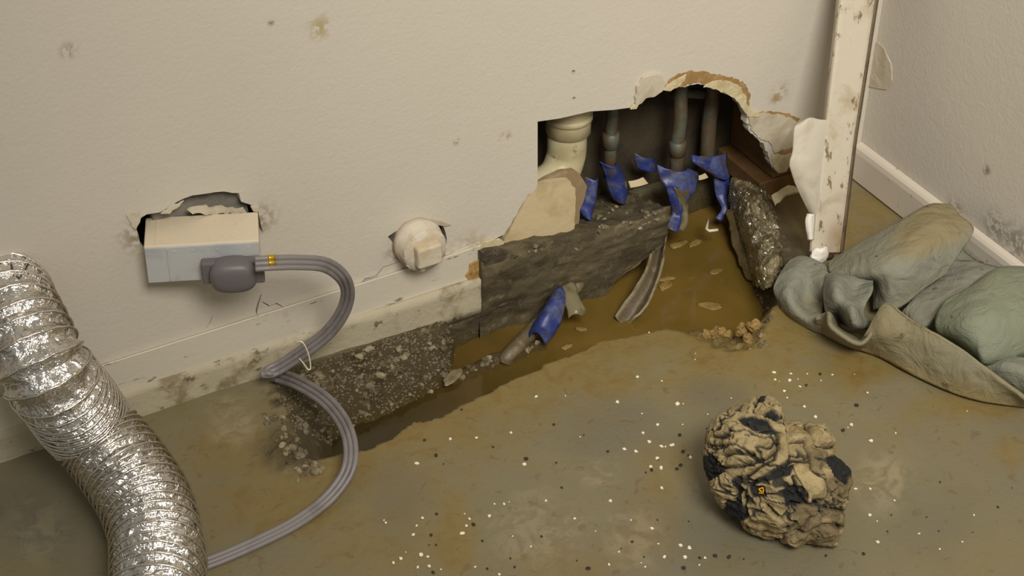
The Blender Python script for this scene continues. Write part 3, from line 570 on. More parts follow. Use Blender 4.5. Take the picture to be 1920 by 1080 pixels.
# floating scraps
def leaf(px, py, r, rz, label, mat=MLEAF, sq=(1.6, .8, .15), z=WATER+.001, seed=0, cat='scrap'):
    c = U(px, py, z=z); o = link('floating_scrap', lump_mesh('floating_scrap', 30+seed, 3, .5, sq), mat); o.location = Vector(c); o.scale = (r*.75,)*3; o.rotation_euler = (0, 0, rz); tag(o, label, cat)
leaf(1332, 572, .014, -.7, 'largest tan scrap floating near the front of the pool', seed=1); leaf(1342, 508, .009, .1, 'tan scrap floating mid pool', seed=2)
leaf(1303, 455, .010, .3, 'pale scrap floating at the back of the pool', seed=3); leaf(1272, 458, .012, 0, 'thin tan scrap floating below the torn pale blue sleeve', seed=4)
leaf(1248, 535, .012, .4, 'pale foam patch beside the split sleeve', seed=5); leaf(1250, 522, .010, -.3, 'tan foam fleck just right of the split sleeve', seed=6)
leaf(1090, 617, .007, -.6, 'small pale chip floating in front of the clear tape', seed=7); leaf(1062, 650, .008, .2, 'dull scrap floating close to the front edge of the trench', seed=8)
leaf(850, 705, .015, .5, 'grey scrap at the left end of the pebble ridge', MSPLITI, seed=9, z=WATER+.006)
o = tube('plastic_bracket', [U(a, b, z=-.02) for a, b in [(1328, 412), (1325, 430), (1330, 433), (1346, 431)]], .0022, MTIE, None, 6); c = Vector(U(1335, 425, z=-.02)); origin(o, c); tag(o, 'small white bent plastic strip at the back of the pool', 'strip')

# aggregate pebbles set in the broken bank: parts of the floor
PM = [lump_mesh('stone', 50+k, 2, .6, (1, .8, .7)) for k in range(6)]
for k in range(6): PM[k].materials.append(MSTONE[k % 3]); pass
r_ = random.Random(5)
def pick(V, px, py):                        # nearest visible vertex of a mesh to a photo pixel
    a, b = PR(V); d = np.hypot(a-px, b-py); w = (V-CAM)@FW; c = np.where(d < d.min()+4, w, 9e9); return V[int(np.argmin(c))]
for k in range(46):
    q = pick(SILLV, r_.uniform(1100, 1238), r_.uniform(372, 432)) if k < 38 else pick(SILLV, r_.uniform(960, 1100), r_.uniform(452, 475)); r = r_.uniform(.0018, .005)
    o = bpy.data.objects.new('stone', PM[r_.randrange(6)]); COL.objects.link(o); o.parent = sill; o.location = Vector(q); o.scale = (r, r*.9, r*.7); o.rotation_euler = (r_.uniform(-.5, .5), 0, r_.uniform(0, 6))
def stone(x, y, r):
    o = bpy.data.objects.new('stone', PM[r_.randrange(6)]); COL.objects.link(o); o.parent = floor
    o.location = (x, y, gz(x, y)-r*.1); o.scale = (r*r_.uniform(.8, 1.2), r*r_.uniform(.8, 1.2), r*r_.uniform(.7, 1.1)); o.rotation_euler = (r_.uniform(-.5, .5), r_.uniform(-.5, .5), r_.uniform(0, 6))
n = 0
while n < 165:
    x = r_.uniform(-.93, -.655); yw = np.interp(x, WXs, WYs); y = r_.uniform(yw-.015, -.02)
    if gz(x, y) < WATER-.004 or gz(x, y) > -.002: continue
    stone(x, y, r_.choice([.002, .0025, .0025, .003, .004, .0055, .007])*r_.uniform(.8, 1.2)); n += 1
for k in range(34):
    t = r_.random(); q = U(846+165*t, 714-66*t+r_.uniform(-5, 5), z=WATER); stone(q[0], q[1], r_.uniform(.002, .0055))
for px, py, s, m_ in [(545, 850, 30, 26), (520, 790, 26, 14), (590, 884, 16, 12), (560, 885, 20, 10)]:
    for k in range(m_): q = U(px+r_.gauss(0, s*.6), py+r_.gauss(0, s*.5), z=0); stone(q[0], q[1], r_.uniform(.002, .006))
for k in range(38): q = G(r_.uniform(1330, 1445), r_.uniform(600, 655)) if k < 22 else G(r_.uniform(1415, 1450), r_.uniform(540, 610)); stone(q[0], q[1], r_.uniform(.002, .005))

ga = rng.uniform(-.95, -.655, 4000); gb = np.interp(ga, WXs, WYs)-.012+rng.random(4000)*(.10+np.interp(ga, WXs, WYs)*0); gh = ground(ga, gb)[0]
ok = (gb < -.008) & (gh > WATER-.003) & (gh < -.0005) & inside(ga, gb, TP); ga, gb, gh = ga[ok][:1500], gb[ok][:1500], gh[ok][:1500]
bm = bmesh.new(); bmesh.ops.create_icosphere(bm, subdivisions=1, radius=1); b0 = np.array([v.co[:] for v in bm.verts]); bf = [[v.index for v in f.verts] for f in bm.faces]; bm.free()
GV = []; GF = []
for i_, (x, y, z) in enumerate(zip(ga, gb, gh)):
    r = rng.uniform(.0008, .0022); GV.append(b0*(1+.35*rng.standard_normal((len(b0), 1))*.6)*r*np.array([1, .9, .75])+np.array([x, y, z])); GF += [[q+i_*len(b0) for q in f] for f in bf]
tag(mesh('grit', np.concatenate(GV), GF, MSTONE[2], floor, False), None, None, None, 'stuff')

# ---------------------------------------------------------------- foil duct
du = empty('foil_duct', U(290, 1040, z=0), 'crinkled silver foil flexible duct bending from the wall hole to the floor', 'duct')
R0 = .0450
pts = [U(2, 532, y=.05), U(12, 556, y=-.015), U(38, 612, y=-.075), U(92, 705, y=-.125), U(168, 800, z=.098), U(238, 885, z=.068), U(282, 965, z=.056), U(297, 1045, z=.053), U(292, 1130, z=.053), U(270, 1250, z=.053), U(225, 1400, z=.053)]
cl = cr(np.array(pts), 900); Ld = np.concatenate([[0], np.cumsum(np.linalg.norm(np.diff(cl, axis=0), axis=1))]); s_ = np.linspace(0, Ld[-1], 820)
cl = np.stack([np.interp(s_, Ld, cl[:, k]) for k in range(3)], -1); K = 96
T = np.gradient(cl, axis=0); T /= np.linalg.norm(T, axis=1)[:, None]; N = np.cross(T[0], [0, 0, 1.]); N /= np.linalg.norm(N); NB = []
for t in T: N = N-t*(N@t); N /= np.linalg.norm(N); NB.append((N.copy(), np.cross(t, N)))
pitch = np.interp(s_/Ld[-1], [0, .08, .2, .33, .40, .5, .62, 1], [.02, .02, .0155, .0105, .009, .0105, .0145, .0165]); ph = np.concatenate([[0], np.cumsum(np.diff(s_)/pitch[1:])])
an = np.linspace(0, 2*math.pi, K, endpoint=False); PH = ph[:, None]+an[None]/(2*math.pi)
saw = PH % 1; amp = np.interp(s_, [0, .05, .08], [.1, .3, 1])[:, None]
ridge = np.abs(saw-.5)*2; ridge = ridge**1.6
cyl = np.stack([np.cos(an)[None]*.05+0*PH, np.sin(an)[None]*.05+0*PH, s_[:, None]+0*PH], -1)
cr1 = fbm(cyl, 75, 3); cr2 = fbm(cyl*np.array([1, 1, 1.6]), 150, 2, 3.); cr3 = fbm(cyl, 22, 2, 8.)
Rr = R0+amp*(.0052*(ridge-.5))+.0028*cr1*amp*(1-.7*ridge)+.0020*cr2*amp*(1-.5*ridge)+.0022*cr3
dirs = np.array([[np.cos(a)*nb[0]+np.sin(a)*nb[1] for a in an] for nb in NB])
V = (cl[:, None, :]+dirs*Rr[..., None]).reshape(-1, 3)
hose = mesh('foil_hose', V, gridfaces(820, K, True), MFOIL, du)
ii = np.arange(int(ph[0]*40), int(ph[-1]*40)-40); hel = []
for i in ii[60:]:
    tgt = i/40; a = -(0)  # the ridge sits where phase is whole
    k = np.searchsorted(ph, tgt); 
    if k >= 819: break
    fr_ = tgt % 1; a = 2*math.pi*(1-fr_); j = int(round(a/(2*math.pi)*K)) % K
    kk = np.searchsorted(ph+a/(2*math.pi), math.ceil(tgt-1e-6)+0.0) if False else k
    hel.append(cl[k]+(math.cos(a)*NB[k][0]+math.sin(a)*NB[k][1])*(R0+.0030+.0022*cr3[k, j]))
tube('wire_coil', hel, .0014, MWIRE, du, 6)
for sl in ([(21, 492), (26, 503), (29, 514)], [(55, 490), (49, 502), (44, 513)], [(30, 514), (37, 516), (44, 514)]):
    tube('collar_slot', [pick(V, a, b)-FW*.0006 for a, b in sl], .0009, plain('slot_shadow', (70, 66, 60), .6), du, 6)
kc = int(np.searchsorted(s_, .052)); kl = 14
cv = [cl[k]+(math.cos(a)*NB[k][0]+math.sin(a)*NB[k][1])*(R0+.0032+.0006*math.sin(3*a)) for k in range(kc-kl, kc+kl) for a in an]
solid(mesh('collar', cv, gridfaces(2*kl, K, True), plain('foil_tape', (196, 188, 176), .28, 1, bs=60, bd=.003), du), .0008)

# ---------------------------------------------------------------- receptacle box
bxw, bxh, bxd = .124, .048, .056
box = empty('outlet_box', U(378, 457, y=-.05), 'white-topped grey electrical box sticking out of the wall', 'electrical box')
BZ = math.radians(-20); Rm = Matrix.Rotation(BZ, 4, 'Z') @ Matrix.Rotation(math.radians(2), 4, 'Y')
def bpart(name, lo, hi, mat, bev=.0015): 
    o = box_mesh(name, lo, hi, mat, None, bev); o.data.transform(Rm); o.parent = box; return o
bpart('housing', (-bxw/2, 0, -bxh), (bxw/2, bxd, 0), MBOX)
bpart('face', (-bxw/2+.0004, -.0022, -bxh), (bxw/2-.0004, 0, -.0008), MBOXF, .001)
bpart('face_rib', (-bxw/2+.024, -.0032, -bxh+.002), (-bxw/2+.0255, -.002, -.003), MBOXF, .0004)
bpart('lid_seam', (-bxw/2+.012, .001, -.0002), (-bxw/2+.0132, bxd-.002, .0006), MBOX, .0002)
for x in (-.030, -.010, .016, .050):
    bpart('knockout', (x-.002, -.0026, -.009), (x+.002, -.002, -.0055), MBOXF, .0003)
box_mesh('mounting_block', tuple(U(335, 400, y=.014)+np.array([-.03, 0, -.05])), tuple(U(445, 372, y=.014)+np.array([.012, .03, .03])), MGREYB, wall_back, .003)
# plug and cord
cord = empty('power_cord', U(440, 520, y=-.1), 'flat grey power cord with an angled plug, looping from the electrical box to the floor', 'power cord')
fc = np.array((Rm @ Vector((.032, -.016, -.032)))[:])+np.array(box.location[:])
bm = bmesh.new(); bmesh.ops.create_uvsphere(bm, u_segments=32, v_segments=20, radius=1)
P = np.array([v.co[:] for v in bm.verts]); Q2 = np.sign(P)*np.abs(P)**np.array([.75, .55, .75]); Q2 *= np.array([.026, .0155, .0200])
for v, q in zip(bm.verts, Q2): v.co = Rm.to_3x3() @ Vector(q)
me = bpy.data.meshes.new('plug'); bm.to_mesh(me); bm.free(); pg = link('plug', me, MPLUG, None); pg.location = Vector(fc)-cord.location; pg.parent = cord
def cpart(name, lo, hi, off, mat, par=cord):
    o = box_mesh(name, lo, hi, mat, None, .002); o.data.transform(Rm); o.location = Vector(fc)-cord.location+Rm.to_3x3() @ Vector(off); o.parent = cord; return o
cpart('plug_base', (-.034, 0, -.012), (.03, .012, .016), (0, 0, 0), MPLUG); cpart('strain_relief', (.018, -.008, -.011), (.034, .006, .009), (0, 0, .002), MPLUG)
cA = [U(478, 495, y=-.105), U(510, 493, y=-.11), U(560, 492, y=-.11), U(610, 497, y=-.105), U(642, 520, y=-.10), U(652, 552, y=-.09), U(640, 590, y=-.08), U(610, 628, y=-.068), U(565, 662, y=-.056), U(525, 688, y=-.048), U(505, 697, y=-.046)]
cB = [U(500, 698, y=-.048), U(520, 705, z=.012), U(560, 720, z=.026), U(605, 748, z=.036), U(638, 785, z=.040), U(655, 825, z=.038), U(656, 868, z=.030), U(640, 905, z=.018), U(605, 944, z=.008), U(550, 983, z=.0045), U(480, 1018, z=.0045), U(400, 1052, z=.0045), U(320, 1078, z=.0045), U(230, 1110, z=.0045)]
view = np.array([-.42, -.55, .72])
def ribbon(path, n, off, w):
    P = cr(np.array(path), n); T = np.gradient(P, axis=0); T /= np.linalg.norm(T, axis=1)[:, None]; t = np.linspace(0, 1, n)
    B = np.cross(T, view); B /= np.linalg.norm(B, axis=1)[:, None]
    return [P+B*((k-1)*w)[..., None] for k in range(3)]
wB = np.interp(np.linspace(0, 1, 140), [0, .45, .7, 1], [.0058, .0056, .0042, .0040])
RA = ribbon(cA, 90, 0, np.full(90, .0056)); RB = [L+np.array([0, -.002, .003])*np.linspace(1, 0, 140)[:, None] for L in ribbon(cB, 140, 0, wB)]
for k in range(3):
    a, b = RA[k][-3], RB[k][2]; bend = cr(np.array([a, a*.8+b*.2+np.array([-.005, .001, -.001]), (a+b)/2+np.array([-.008, -.001, .0]), a*.2+b*.8+np.array([-.005, -.002, .001]), b]), 12)
    tube('conductor', np.concatenate([RA[k][:-3], bend, RB[k][3:]]), .0032, MCORD, cord, 10)
bt = cr(np.array(cA), 90)[8:12]; Lr = ribbon(cA, 90, 0, np.full(90, .0056))
for k in range(3):
    if k < 2: tube('brass_tag', Lr[k][7:11]+np.array([0, -.0004, .0004]), .0035, MBRASS, cord, 10)
tp = [U(555, 642, y=-.078), U(566, 641, y=-.084), U(575, 655, y=-.085), U(581, 675, y=-.085), U(582, 691, y=-.085), U(577, 692, y=-.085), U(568, 680, y=-.07), U(561, 672, y=-.06)]
o = tube('twist_tie', cr(np.array(tp), 40), .0009, MTIE, cord, 6)

# ---------------------------------------------------------------- plastered pipe stub
st = empty('capped_stub', U(790, 450, y=0), 'white plaster-smeared capped pipe stub with a square knob', 'pipe stub')
sc = U(776, 440, y=0); prof = [(.03, .0285), (-.004, .0285), (-.006, .031), (-.016, .0312), (-.018, .0285), (-.030, .029), (-.034, .0275), (-.0345, .016), (-.0348, .0)]
V = []; K2 = 40
for y, r in prof:
    for a in np.linspace(0, 2*math.pi, K2, endpoint=False): V.append((sc[0]+r*math.cos(a), y, sc[2]-.004+r*math.sin(a)))
V = np.array(V); V += np.stack([fbm(V, 70, 3)*.0016, fbm(V, 70, 3, 3.)*.0012, fbm(V, 70, 3, 6.)*.0016], -1)
mesh('cap', V, gridfaces(len(prof), K2, True), MSTUB, st)
bz = bevel(box_mesh('knob', (-.0165, -.047, -.0145), (.0165, -.03, .0145), MSTUB, None, 0), .0035, 3); bz.location = Vector((sc[0], 0, sc[2]-.004))-st.location; bz.parent = st
for k in range(8):
    a = k*math.pi/4+.2; o = box_mesh('cap_lug', (-.0035, -.034, .019), (.0035, -.028, .029), MSTUB, None, .0012); o.data.transform(Matrix.Rotation(a, 4, 'Y')); o.location = bz.location; o.parent = st
plate('plaster_smear', [(752, 470), (762, 488), (790, 510), (772, 512), (752, 494), (744, 480)], -.0, .004, MPLAS, wall_back, seed=44, bev=.0015)

# ---------------------------------------------------------------- loose corner trim
tr = empty('corner_trim', U(1552, 480, y=-.15), 'dirty white trim strip hanging loose in the room corner', 'trim strip')
ty = lambda py: -.150+.090*(480-py)/480
Lx = lambda py: np.interp(py, [-120, 0, 31, 358, 451, 490], [1589, 1577, 1574, 1537, 1524, 1521]); Rx = lambda py: np.interp(py, [-120, 0, 260, 467, 490], [1660, 1641, 1601, 1576, 1574])
rowsP = [-700, -400, -120, 0, 60, 130, 200, 260, 330, 400, 450, 474]
def ext(f, py): return f(py) if py >= -120 else f(-120)+(f(-120)-f(0))*(-120-py)/120
C = [[U(ext(Lx, p)*(1-s)+ext(Rx, p)*s, p, y=ty(p)) for s in (0, .5, 1)] for p in rowsP]
V = patch_pts(C, 60, 9); V[:, 1] += .0006*fbm(V, 30, 3)
bevel(solid(mesh('face', V, gridfaces(60, 9), MTRIM, tr), .0055, 1), .001)
C = [[U(ext(Rx, p)+s*3.5, p+s*2, y=ty(p)+s*.012) for s in (0, .5, 1)] for p in rowsP]
V = patch_pts(C, 60, 5); solid(mesh('return_edge', V, gridfaces(60, 5), MTRIMD, tr), .002)
C = [[U(ext(Lx, p)-s*9, p, y=ty(p)+.002+s*.022) for s in (0, .5, 1)] for p in rowsP if p <= 260]
V = patch_pts(C, 50, 5); solid(mesh('flange', V, gridfaces(50, 5), MTRIM, tr), .002)
fl_rows = [(224, 1500), (240, 1490), (262, 1487), (285, 1485), (305, 1480), (325, 1484), (345, 1491), (365, 1500), (385, 1510), (402, 1519)]
C = [[U(lx*(1-s)+(Lx(p)+4)*s, p+(10*(1-s)-6*math.sin(5*s)-4 if p == 224 else 0), y=ty(p)+.001-.005*math.sin(math.pi*s)*(.4+.6*math.sin((p-224)/178*math.pi))+.010*(1-s)) for s in (0, .33, .66, 1)] for p, lx in fl_rows]
V = patch_pts(C, 40, 20); V[:, 1] += .0022*fbm(V, 28, 3); solid(mesh('peeled_paint', V, gridfaces(40, 20), MFLAP, tr), .0008)
C = [[U(a*(1-s)+b*s, p, y=ty(p)-.004*math.sin(math.pi*s)) for s in (0, .5, 1)] for p, a, b in [(401, 1515, 1526), (412, 1511, 1526), (428, 1512, 1525), (440, 1515, 1524), (449, 1516, 1524)]]
solid(mesh('paint_scrap', patch_pts(C, 16, 8), gridfaces(16, 8), MWHITE, tr), .002)
o = link('filler_blob', lump_mesh('filler_blob', 71, 4, .28, (1.15, .6, 1)), MWHITE, None); o.scale = (.0125,)*3; o.location = Vector(U(1536, 478, y=-.157))-tr.location; o.parent = tr
o = link('rust_end', lump_mesh('rust_end', 72, 3, .2, (1, .6, .7)), plain('dark_rust', (66, 30, 22), .7), None); o.scale = (.006,)*3; o.location = Vector(U(1557, 481, y=-.15))-tr.location; o.parent = tr

# ---------------------------------------------------------------- cloth heap
zc = lambda X, Y: (1400+X/2.512, 350+Y/2.512)
PAT = [  # rows of (x, y, height) read off an enlargement, green tint, stain, resolution
 ([[(400, 420, 0), (540, 400, 0), (700, 380, 0), (850, 300, .01), (960, 250, .01)], [(385, 362, .03), (520, 280, .05), (700, 185, .075), (850, 100, .085), (950, 92, .085)],
   [(400, 415, .042), (560, 340, .075), (720, 250, .095), (880, 165, .105), (1010, 150, .095)], [(480, 430, .045), (600, 400, .075), (740, 330, .095), (890, 260, .10), (1066, 206, .092)],
   [(590, 437, .04), (640, 455, .06), (730, 430, .075), (850, 370, .08), (1000, 312, .08)], [(602, 580, .015), (650, 572, .03), (720, 566, .035), (830, 480, .05), (930, 412, .06)]], .12, .2, 70, 60),
 ([[(960, 215, .02), (1070, 215, .03), (1160, 255, .03), (1260, 305, .03)], [(980, 300, .03), (1080, 300, .02), (1180, 320, .02), (1300, 360, .03)], [(940, 380, .03), (1060, 380, .03), (1180, 395, .03), (1320, 400, .03)]], .2, .25, 20, 24),
 ([[(960, 352, .05), (1080, 357, .055), (1200, 387, .06)], [(840, 470, .04), (980, 460, .055), (1060, 482, .06)], [(742, 580, .03), (835, 640, .035), (905, 590, .05)], [(742, 600, .0), (840, 668, .01), (915, 640, .02)]], .1, .15, 36, 30),
 ([[(1030, 480, .03), (1150, 420, .04), (1230, 400, .04), (1400, 410, .04)], [(1050, 480, .065), (1150, 412, .078), (1230, 386, .078), (1400, 400, .072)], [(930, 552, .062), (1100, 520, .09), (1250, 500, .09), (1420, 500, .08)],
   [(892, 660, .05), (1040, 650, .085), (1200, 640, .085), (1420, 620, .07)], [(960, 720, .035), (1080, 782, .05), (1150, 815, .05), (1420, 742, .04)], [(1000, 748, .01), (1100, 834, .01), (1180, 825, .01), (1420, 775, .01)]], .9, .1, 50, 44),
 ([[(1080, 800, .03), (1200, 792, .04), (1420, 830, .05)], [(1130, 850, .03), (1230, 850, .045), (1420, 900, .05)], [(1180, 900, .02), (1280, 950, .02), (1420, 1000, .02)], [(1180, 930, 0), (1280, 975, 0), (1420, 1020, 0)]], .3, .1, 30, 30),
 ([[(630, 660, .01), (690, 640, .01), (790, 690, .01), (960, 790, .01), (1130, 890, .01), (1330, 1030, .008)], [(620, 605, .058), (670, 566, .07), (785, 648, .062), (962, 748, .056), (1112, 848, .046), (1330, 1006, .028)],
   [(612, 608, .06), (660, 560, .075), (775, 645, .066), (955, 748, .060), (1105, 850, .05), (1325, 1008, .03)], [(560, 690, .04), (650, 690, .05), (780, 735, .045), (950, 835, .04), (1120, 925, .03), (1330, 1022, .015)], [(498, 757, .004), (620, 795, .004), (760, 872, .004), (930, 952, .004), (1100, 1006, .004), (1330, 1036, .004)]], .25, .62, 50, 70),
 ([[(225, 385, 0), (270, 375, 0), (340, 400, 0), (400, 430, 0)], [(213, 345, .022), (260, 333, .026), (340, 360, .03), (400, 400, .03)], [(150, 430, .026), (220, 430, .038), (300, 420, .032), (372, 470, .042)], [(131, 490, .02), (200, 500, .034), (270, 540, .014), (360, 550, .012)],
   [(165, 552, .01), (220, 590, .018), (290, 622, .018), (352, 640, .02)], [(168, 574, .002), (230, 624, .002), (300, 668, .002), (362, 694, .002)]], .1, .1, 60, 44),
 ([[(378, 430, .02), (430, 425, .03), (520, 432, .03), (598, 445, .03)], [(380, 420, .046), (430, 414, .055), (520, 426, .052), (596, 440, .052)], [(366, 500, .045), (420, 480, .072), (500, 515, .050), (592, 500, .062)], [(375, 580, .035), (425, 555, .060), (492, 555, .072), (545, 590, .055)],
   [(390, 612, .02), (440, 600, .025), (505, 645, .055), (590, 645, .025)], [(400, 640, .005), (450, 640, .005), (510, 670, .03), (600, 665, .01)]], 0, .0, 56, 56),
 ([[(360, 615, .01), (412, 630, .01), (432, 668, .01), (482, 700, .01), (540, 720, .01), (605, 660, .01)], [(330, 622, .03), (390, 602, .046), (402, 655, .046), (462, 702, .041), (540, 737, .036), (613, 652, .044)],
   [(326, 632, .028), (378, 604, .044), (392, 664, .044), (455, 714, .039), (540, 746, .034), (617, 660, .042)], [(328, 668, .002), (378, 704, .002), (440, 733, .002), (500, 757, .002), (545, 757, .002), (625, 700, .01)]], .05, .45, 30, 60)]
Vc = []; Fcl = []; gr = []; sn = []
for rowsC, g, s, nu, nv in PAT:
    C = [[U(*zc(X, Y), z=z) for X, Y, z in row] for row in rowsC]
    V = patch_pts(C, nu, nv); w = fbm(V*np.array([1, 1, .6]), 22, 3, g*9+s*5); rg = 1-np.abs(fbm(V@np.array([[1, .5, 0], [-.6, 1.1, 0], [0, 0, 1.]])*np.array([.7, 1.8, 1]), 26, 3, g*7+nu*.1)); V = V+np.array([[-.3, -.5, .8]])*(.0045*w+.0012*fbm(V, 80, 2)+.0055*(rg-.8))[:, None]
    V[:, 2] = np.maximum(V[:, 2], .0015); V[:, 0] = np.minimum(V[:, 0], -.015)
    b0 = len(Vc); Fcl += [tuple(b0+i for i in f) for f in gridfaces(nu, nv)]; Vc += list(V)
    nn = fbm(V, 14, 4, 2.2); gr += list(np.clip(g+.25*nn, 0, 1)); hz = smooth(.03, .0, V[:, 2])*.35
    sn += list(np.clip(s*.8+hz+.35*nn*(s+.2)+ (0.5*smooth(.085, .1, V[:, 2]) if len(rowsC[0]) == 5 and nu == 70 else 0), 0, 1))
cloth = mesh('cloth_heap', Vc, Fcl, MCLOTH); attr(cloth, 'green', gr); attr(cloth, 'stain', sn); solid(cloth, .0022)
origin(cloth, U(1700, 660, z=0)); tag(cloth, 'crumpled grey-green canvas cloth heaped against the right wall', 'cloth')

# ---------------------------------------------------------------- muddy rag ball
zb_ = lambda X, Y: (1260+X/2.92, 690+Y/2.92)
SIL = [(455, 145), (575, 165), (605, 292), (680, 290), (790, 310), (895, 395), (890, 470), (990, 560), (962, 680), (940, 780), (930, 890), (870, 950), (790, 972), (740, 955), (620, 962), (570, 940), (480, 925), (400, 890), (340, 850), (270, 770), (230, 720), (190, 620), (165, 540), (165, 480), (180, 420), (190, 350), (240, 260), (290, 240), (370, 190)]
cx, cy = 560, 570; ang = np.array([math.atan2(cy-y, x-cx) for x, y in SIL]); rad = np.array([math.hypot(x-cx, y-cy) for x, y in SIL]); od = np.argsort(ang); ang, rad = ang[od], rad[od]
c0 = U(*zb_(cx, cy), z=.055); mpp = float((c0-CAM)@FW)/F/2.92
bm = bmesh.new(); bmesh.ops.create_icosphere(bm, subdivisions=7, radius=1)
P = np.array([v.co[:] for v in bm.verts]); th = np.arctan2(P[:, 1], P[:, 0]); rr = np.interp(th, np.concatenate([ang-2*math.pi, ang, ang+2*math.pi]), np.tile(rad, 3))*mpp
hyp = np.hypot(P[:, 0], P[:, 1]); sc_ = rr*.985
LX, LY, LZ = P[:, 0]*sc_, P[:, 1]*sc_, P[:, 2]*.072
W3 = c0+LX[:, None]*RT+LY[:, None]*UP-LZ[:, None]*FW
px, py = PR(W3); ZX, ZY = (px-1260)*2.92, (py-690)*2.92; front = P[:, 2] > -.15
GRO = [[(290, 262), (340, 244), (400, 226)], [(240, 260), (235, 340), (250, 400), (238, 460)], [(570, 370), (578, 440), (560, 500), (480, 545), (400, 600)], [(290, 482), (360, 470), (450, 476)], [(230, 500), (285, 548), (380, 540), (520, 500), (572, 455)],
       [(420, 640), (540, 572), (640, 512), (735, 520)], [(725, 290), (725, 340), (800, 420), (890, 430)], [(730, 430), (760, 560), (840, 620), (855, 690), (780, 750), (650, 742)], [(340, 850), (480, 902), (570, 902), (700, 872), (850, 772), (930, 790)],
       [(570, 940), (700, 892), (800, 880)], [(800, 872), (860, 850), (925, 880), (900, 930)], [(440, 215), (472, 150)], [(425, 232), (500, 236), (590, 300)], [(380, 660), (400, 760), (430, 830)], [(640, 420), (720, 400), (740, 470)], [(660, 600), (690, 680), (740, 740)], [(360, 320), (330, 350)], [(520, 760), (600, 800), (640, 760)], [(200, 640), (240, 740), (300, 810)]]
g = np.zeros(len(P)); wob = fbm(W3, 45, 3)*14
for G in GRO: d = seg_dist(ZX+wob, ZY-wob*.7, G); g = np.maximum(g, smooth(15, 2, d))
BLK = [[(370, 292), (440, 262), (520, 285), (552, 338), (592, 352), (520, 368), (450, 352), (400, 322)], [(485, 240), (560, 228), (582, 262), (520, 258)], [(150, 482), (238, 478), (232, 520), (295, 562), (200, 618), (160, 545)], [(328, 612), (380, 590), (372, 680), (352, 702), (392, 770), (415, 822), (350, 842), (288, 792), (290, 720), (332, 742), (345, 660)],
       [(430, 642), (520, 588), (600, 542), (662, 528), (642, 582), (560, 602)], [(610, 682), (668, 640), (722, 700), (742, 742), (682, 762), (620, 742)], [(850, 490), (900, 478), (1000, 565), (960, 640), (905, 600), (870, 560)], [(425, 642), (500, 648), (512, 698), (440, 704)], [(215, 670), (225, 710), (205, 705)], [(270, 770), (345, 845), (300, 825)], [(465, 145), (520, 150), (505, 180), (465, 190)]]
k = np.zeros(len(P))
for B in BLK:
    d = seg_dist(ZX+wob*.8, ZY+wob*.6, B+[B[0]]); ins = inside(ZX+wob*.8, ZY+wob*.6, B); k = np.maximum(k, np.where(ins, 1, smooth(6, 0, d)))
kd = k.copy(); k = np.maximum(k, smooth(.55, .9, g)*.95)
gy_ = np.maximum(smooth(90, 20, np.hypot((ZX-790)/1.1, ZY-830)-90), np.maximum(smooth(70, 10, np.hypot(ZX-920, ZY-640)-40), smooth(60, 10, np.hypot(ZX-800, ZY-490)-30)))
gy_ = np.maximum(gy_, .8*smooth(40, 0, np.hypot(ZX-660, ZY-700)-50))
PUF = [(380, 400, 130, .010), (480, 300, 60, -.004), (780, 640, 70, .012), (600, 780, 80, .010), (800, 360, 60, .008), (640, 440, 60, .006), (860, 900, 60, .006), (270, 650, 50, .006), (500, 520, 60, .004), (700, 860, 70, .005), (570, 640, 45, .008), (660, 930, 50, .004), (660, 690, 40, -.006), (360, 700, 45, -.008)]
pf = sum(a*np.exp(-((ZX-x)**2+(ZY-y)**2)/(r*r)) for x, y, r, a in PUF)
wf = W3+.012*np.stack([fbm(W3, 18, 2, 1.), fbm(W3, 18, 2, 5.), fbm(W3, 18, 2, 9.)], -1)
nf = fbm(wf@np.array([[1.6, 0, 0], [.5, 1, 0], [0, .4, 2.2]]), 30, 3, 4.4); nf2 = fbm(wf@np.array([[.8, .3, 0], [0, 1.8, 0], [.4, 0, 1.]]), 60, 3, 7.7)
thin = np.maximum(smooth(.11, .03, np.abs(nf))*smooth(-.3, .05, fbm(W3, 25, 2, 3.3)), .8*smooth(.07, .01, np.abs(nf2))*smooth(-.1, .2, fbm(W3, 22, 2, 6.3)))
rid = 1-np.abs(nf); fin = fbm(W3, 110, 4, 2.)
disp = .011*(rid-.75)+.005*(1-np.abs(nf2)-.75)+.0022*fin-.0095*g-.003*kd-.006*thin+pf*front; k = np.maximum(k, smooth(.2, .75, thin)*.92)
nrm = P[:, :1]*RT/rr.mean()+P[:, 1:2]*UP/rr.mean()-P[:, 2:]*FW/.072; nrm /= np.linalg.norm(nrm, axis=1)[:, None]
edge = smooth(0, .35, np.abs(P[:, 2])); W3 = W3+nrm*(disp*(.35+.65*edge))[:, None]; W3[:, 2] = np.maximum(W3[:, 2], .0012+.0005*fin)
for v, q in zip(bm.verts, W3): v.co = q
me = bpy.data.meshes.new('rag_body'); bm.to_mesh(me); bm.free()
ball = empty('muddy_rag', (c0[0], c0[1], 0), 'balled-up black rag caked in tan mud on the floor', 'rag')
o = link('rag_body', me, MBALL, ball); attr(o, 'black', np.clip(k*front+.0, 0, 1)); attr(o, 'grey', np.clip(gy_+(~front)*.7, 0, 1))
tree_w = W3
def surf(X, Y, lift=0.0):
    i = np.where(front)[0]; j = i[np.argmin((ZX[i]-X)**2+(ZY[i]-Y)**2)]; return W3[j]-FW*lift
def chunk(name, pts, mat, lift, t):
    C = [[surf(x, y, lift) for x, y in row] for row in pts]; V = patch_pts(C, 18, 14); V = V+np.stack([fbm(V, 60, 3, 1.)*.0015]*3, -1); return solid(mesh(name, V, gridfaces(18, 14), mat, ball), t, 1)
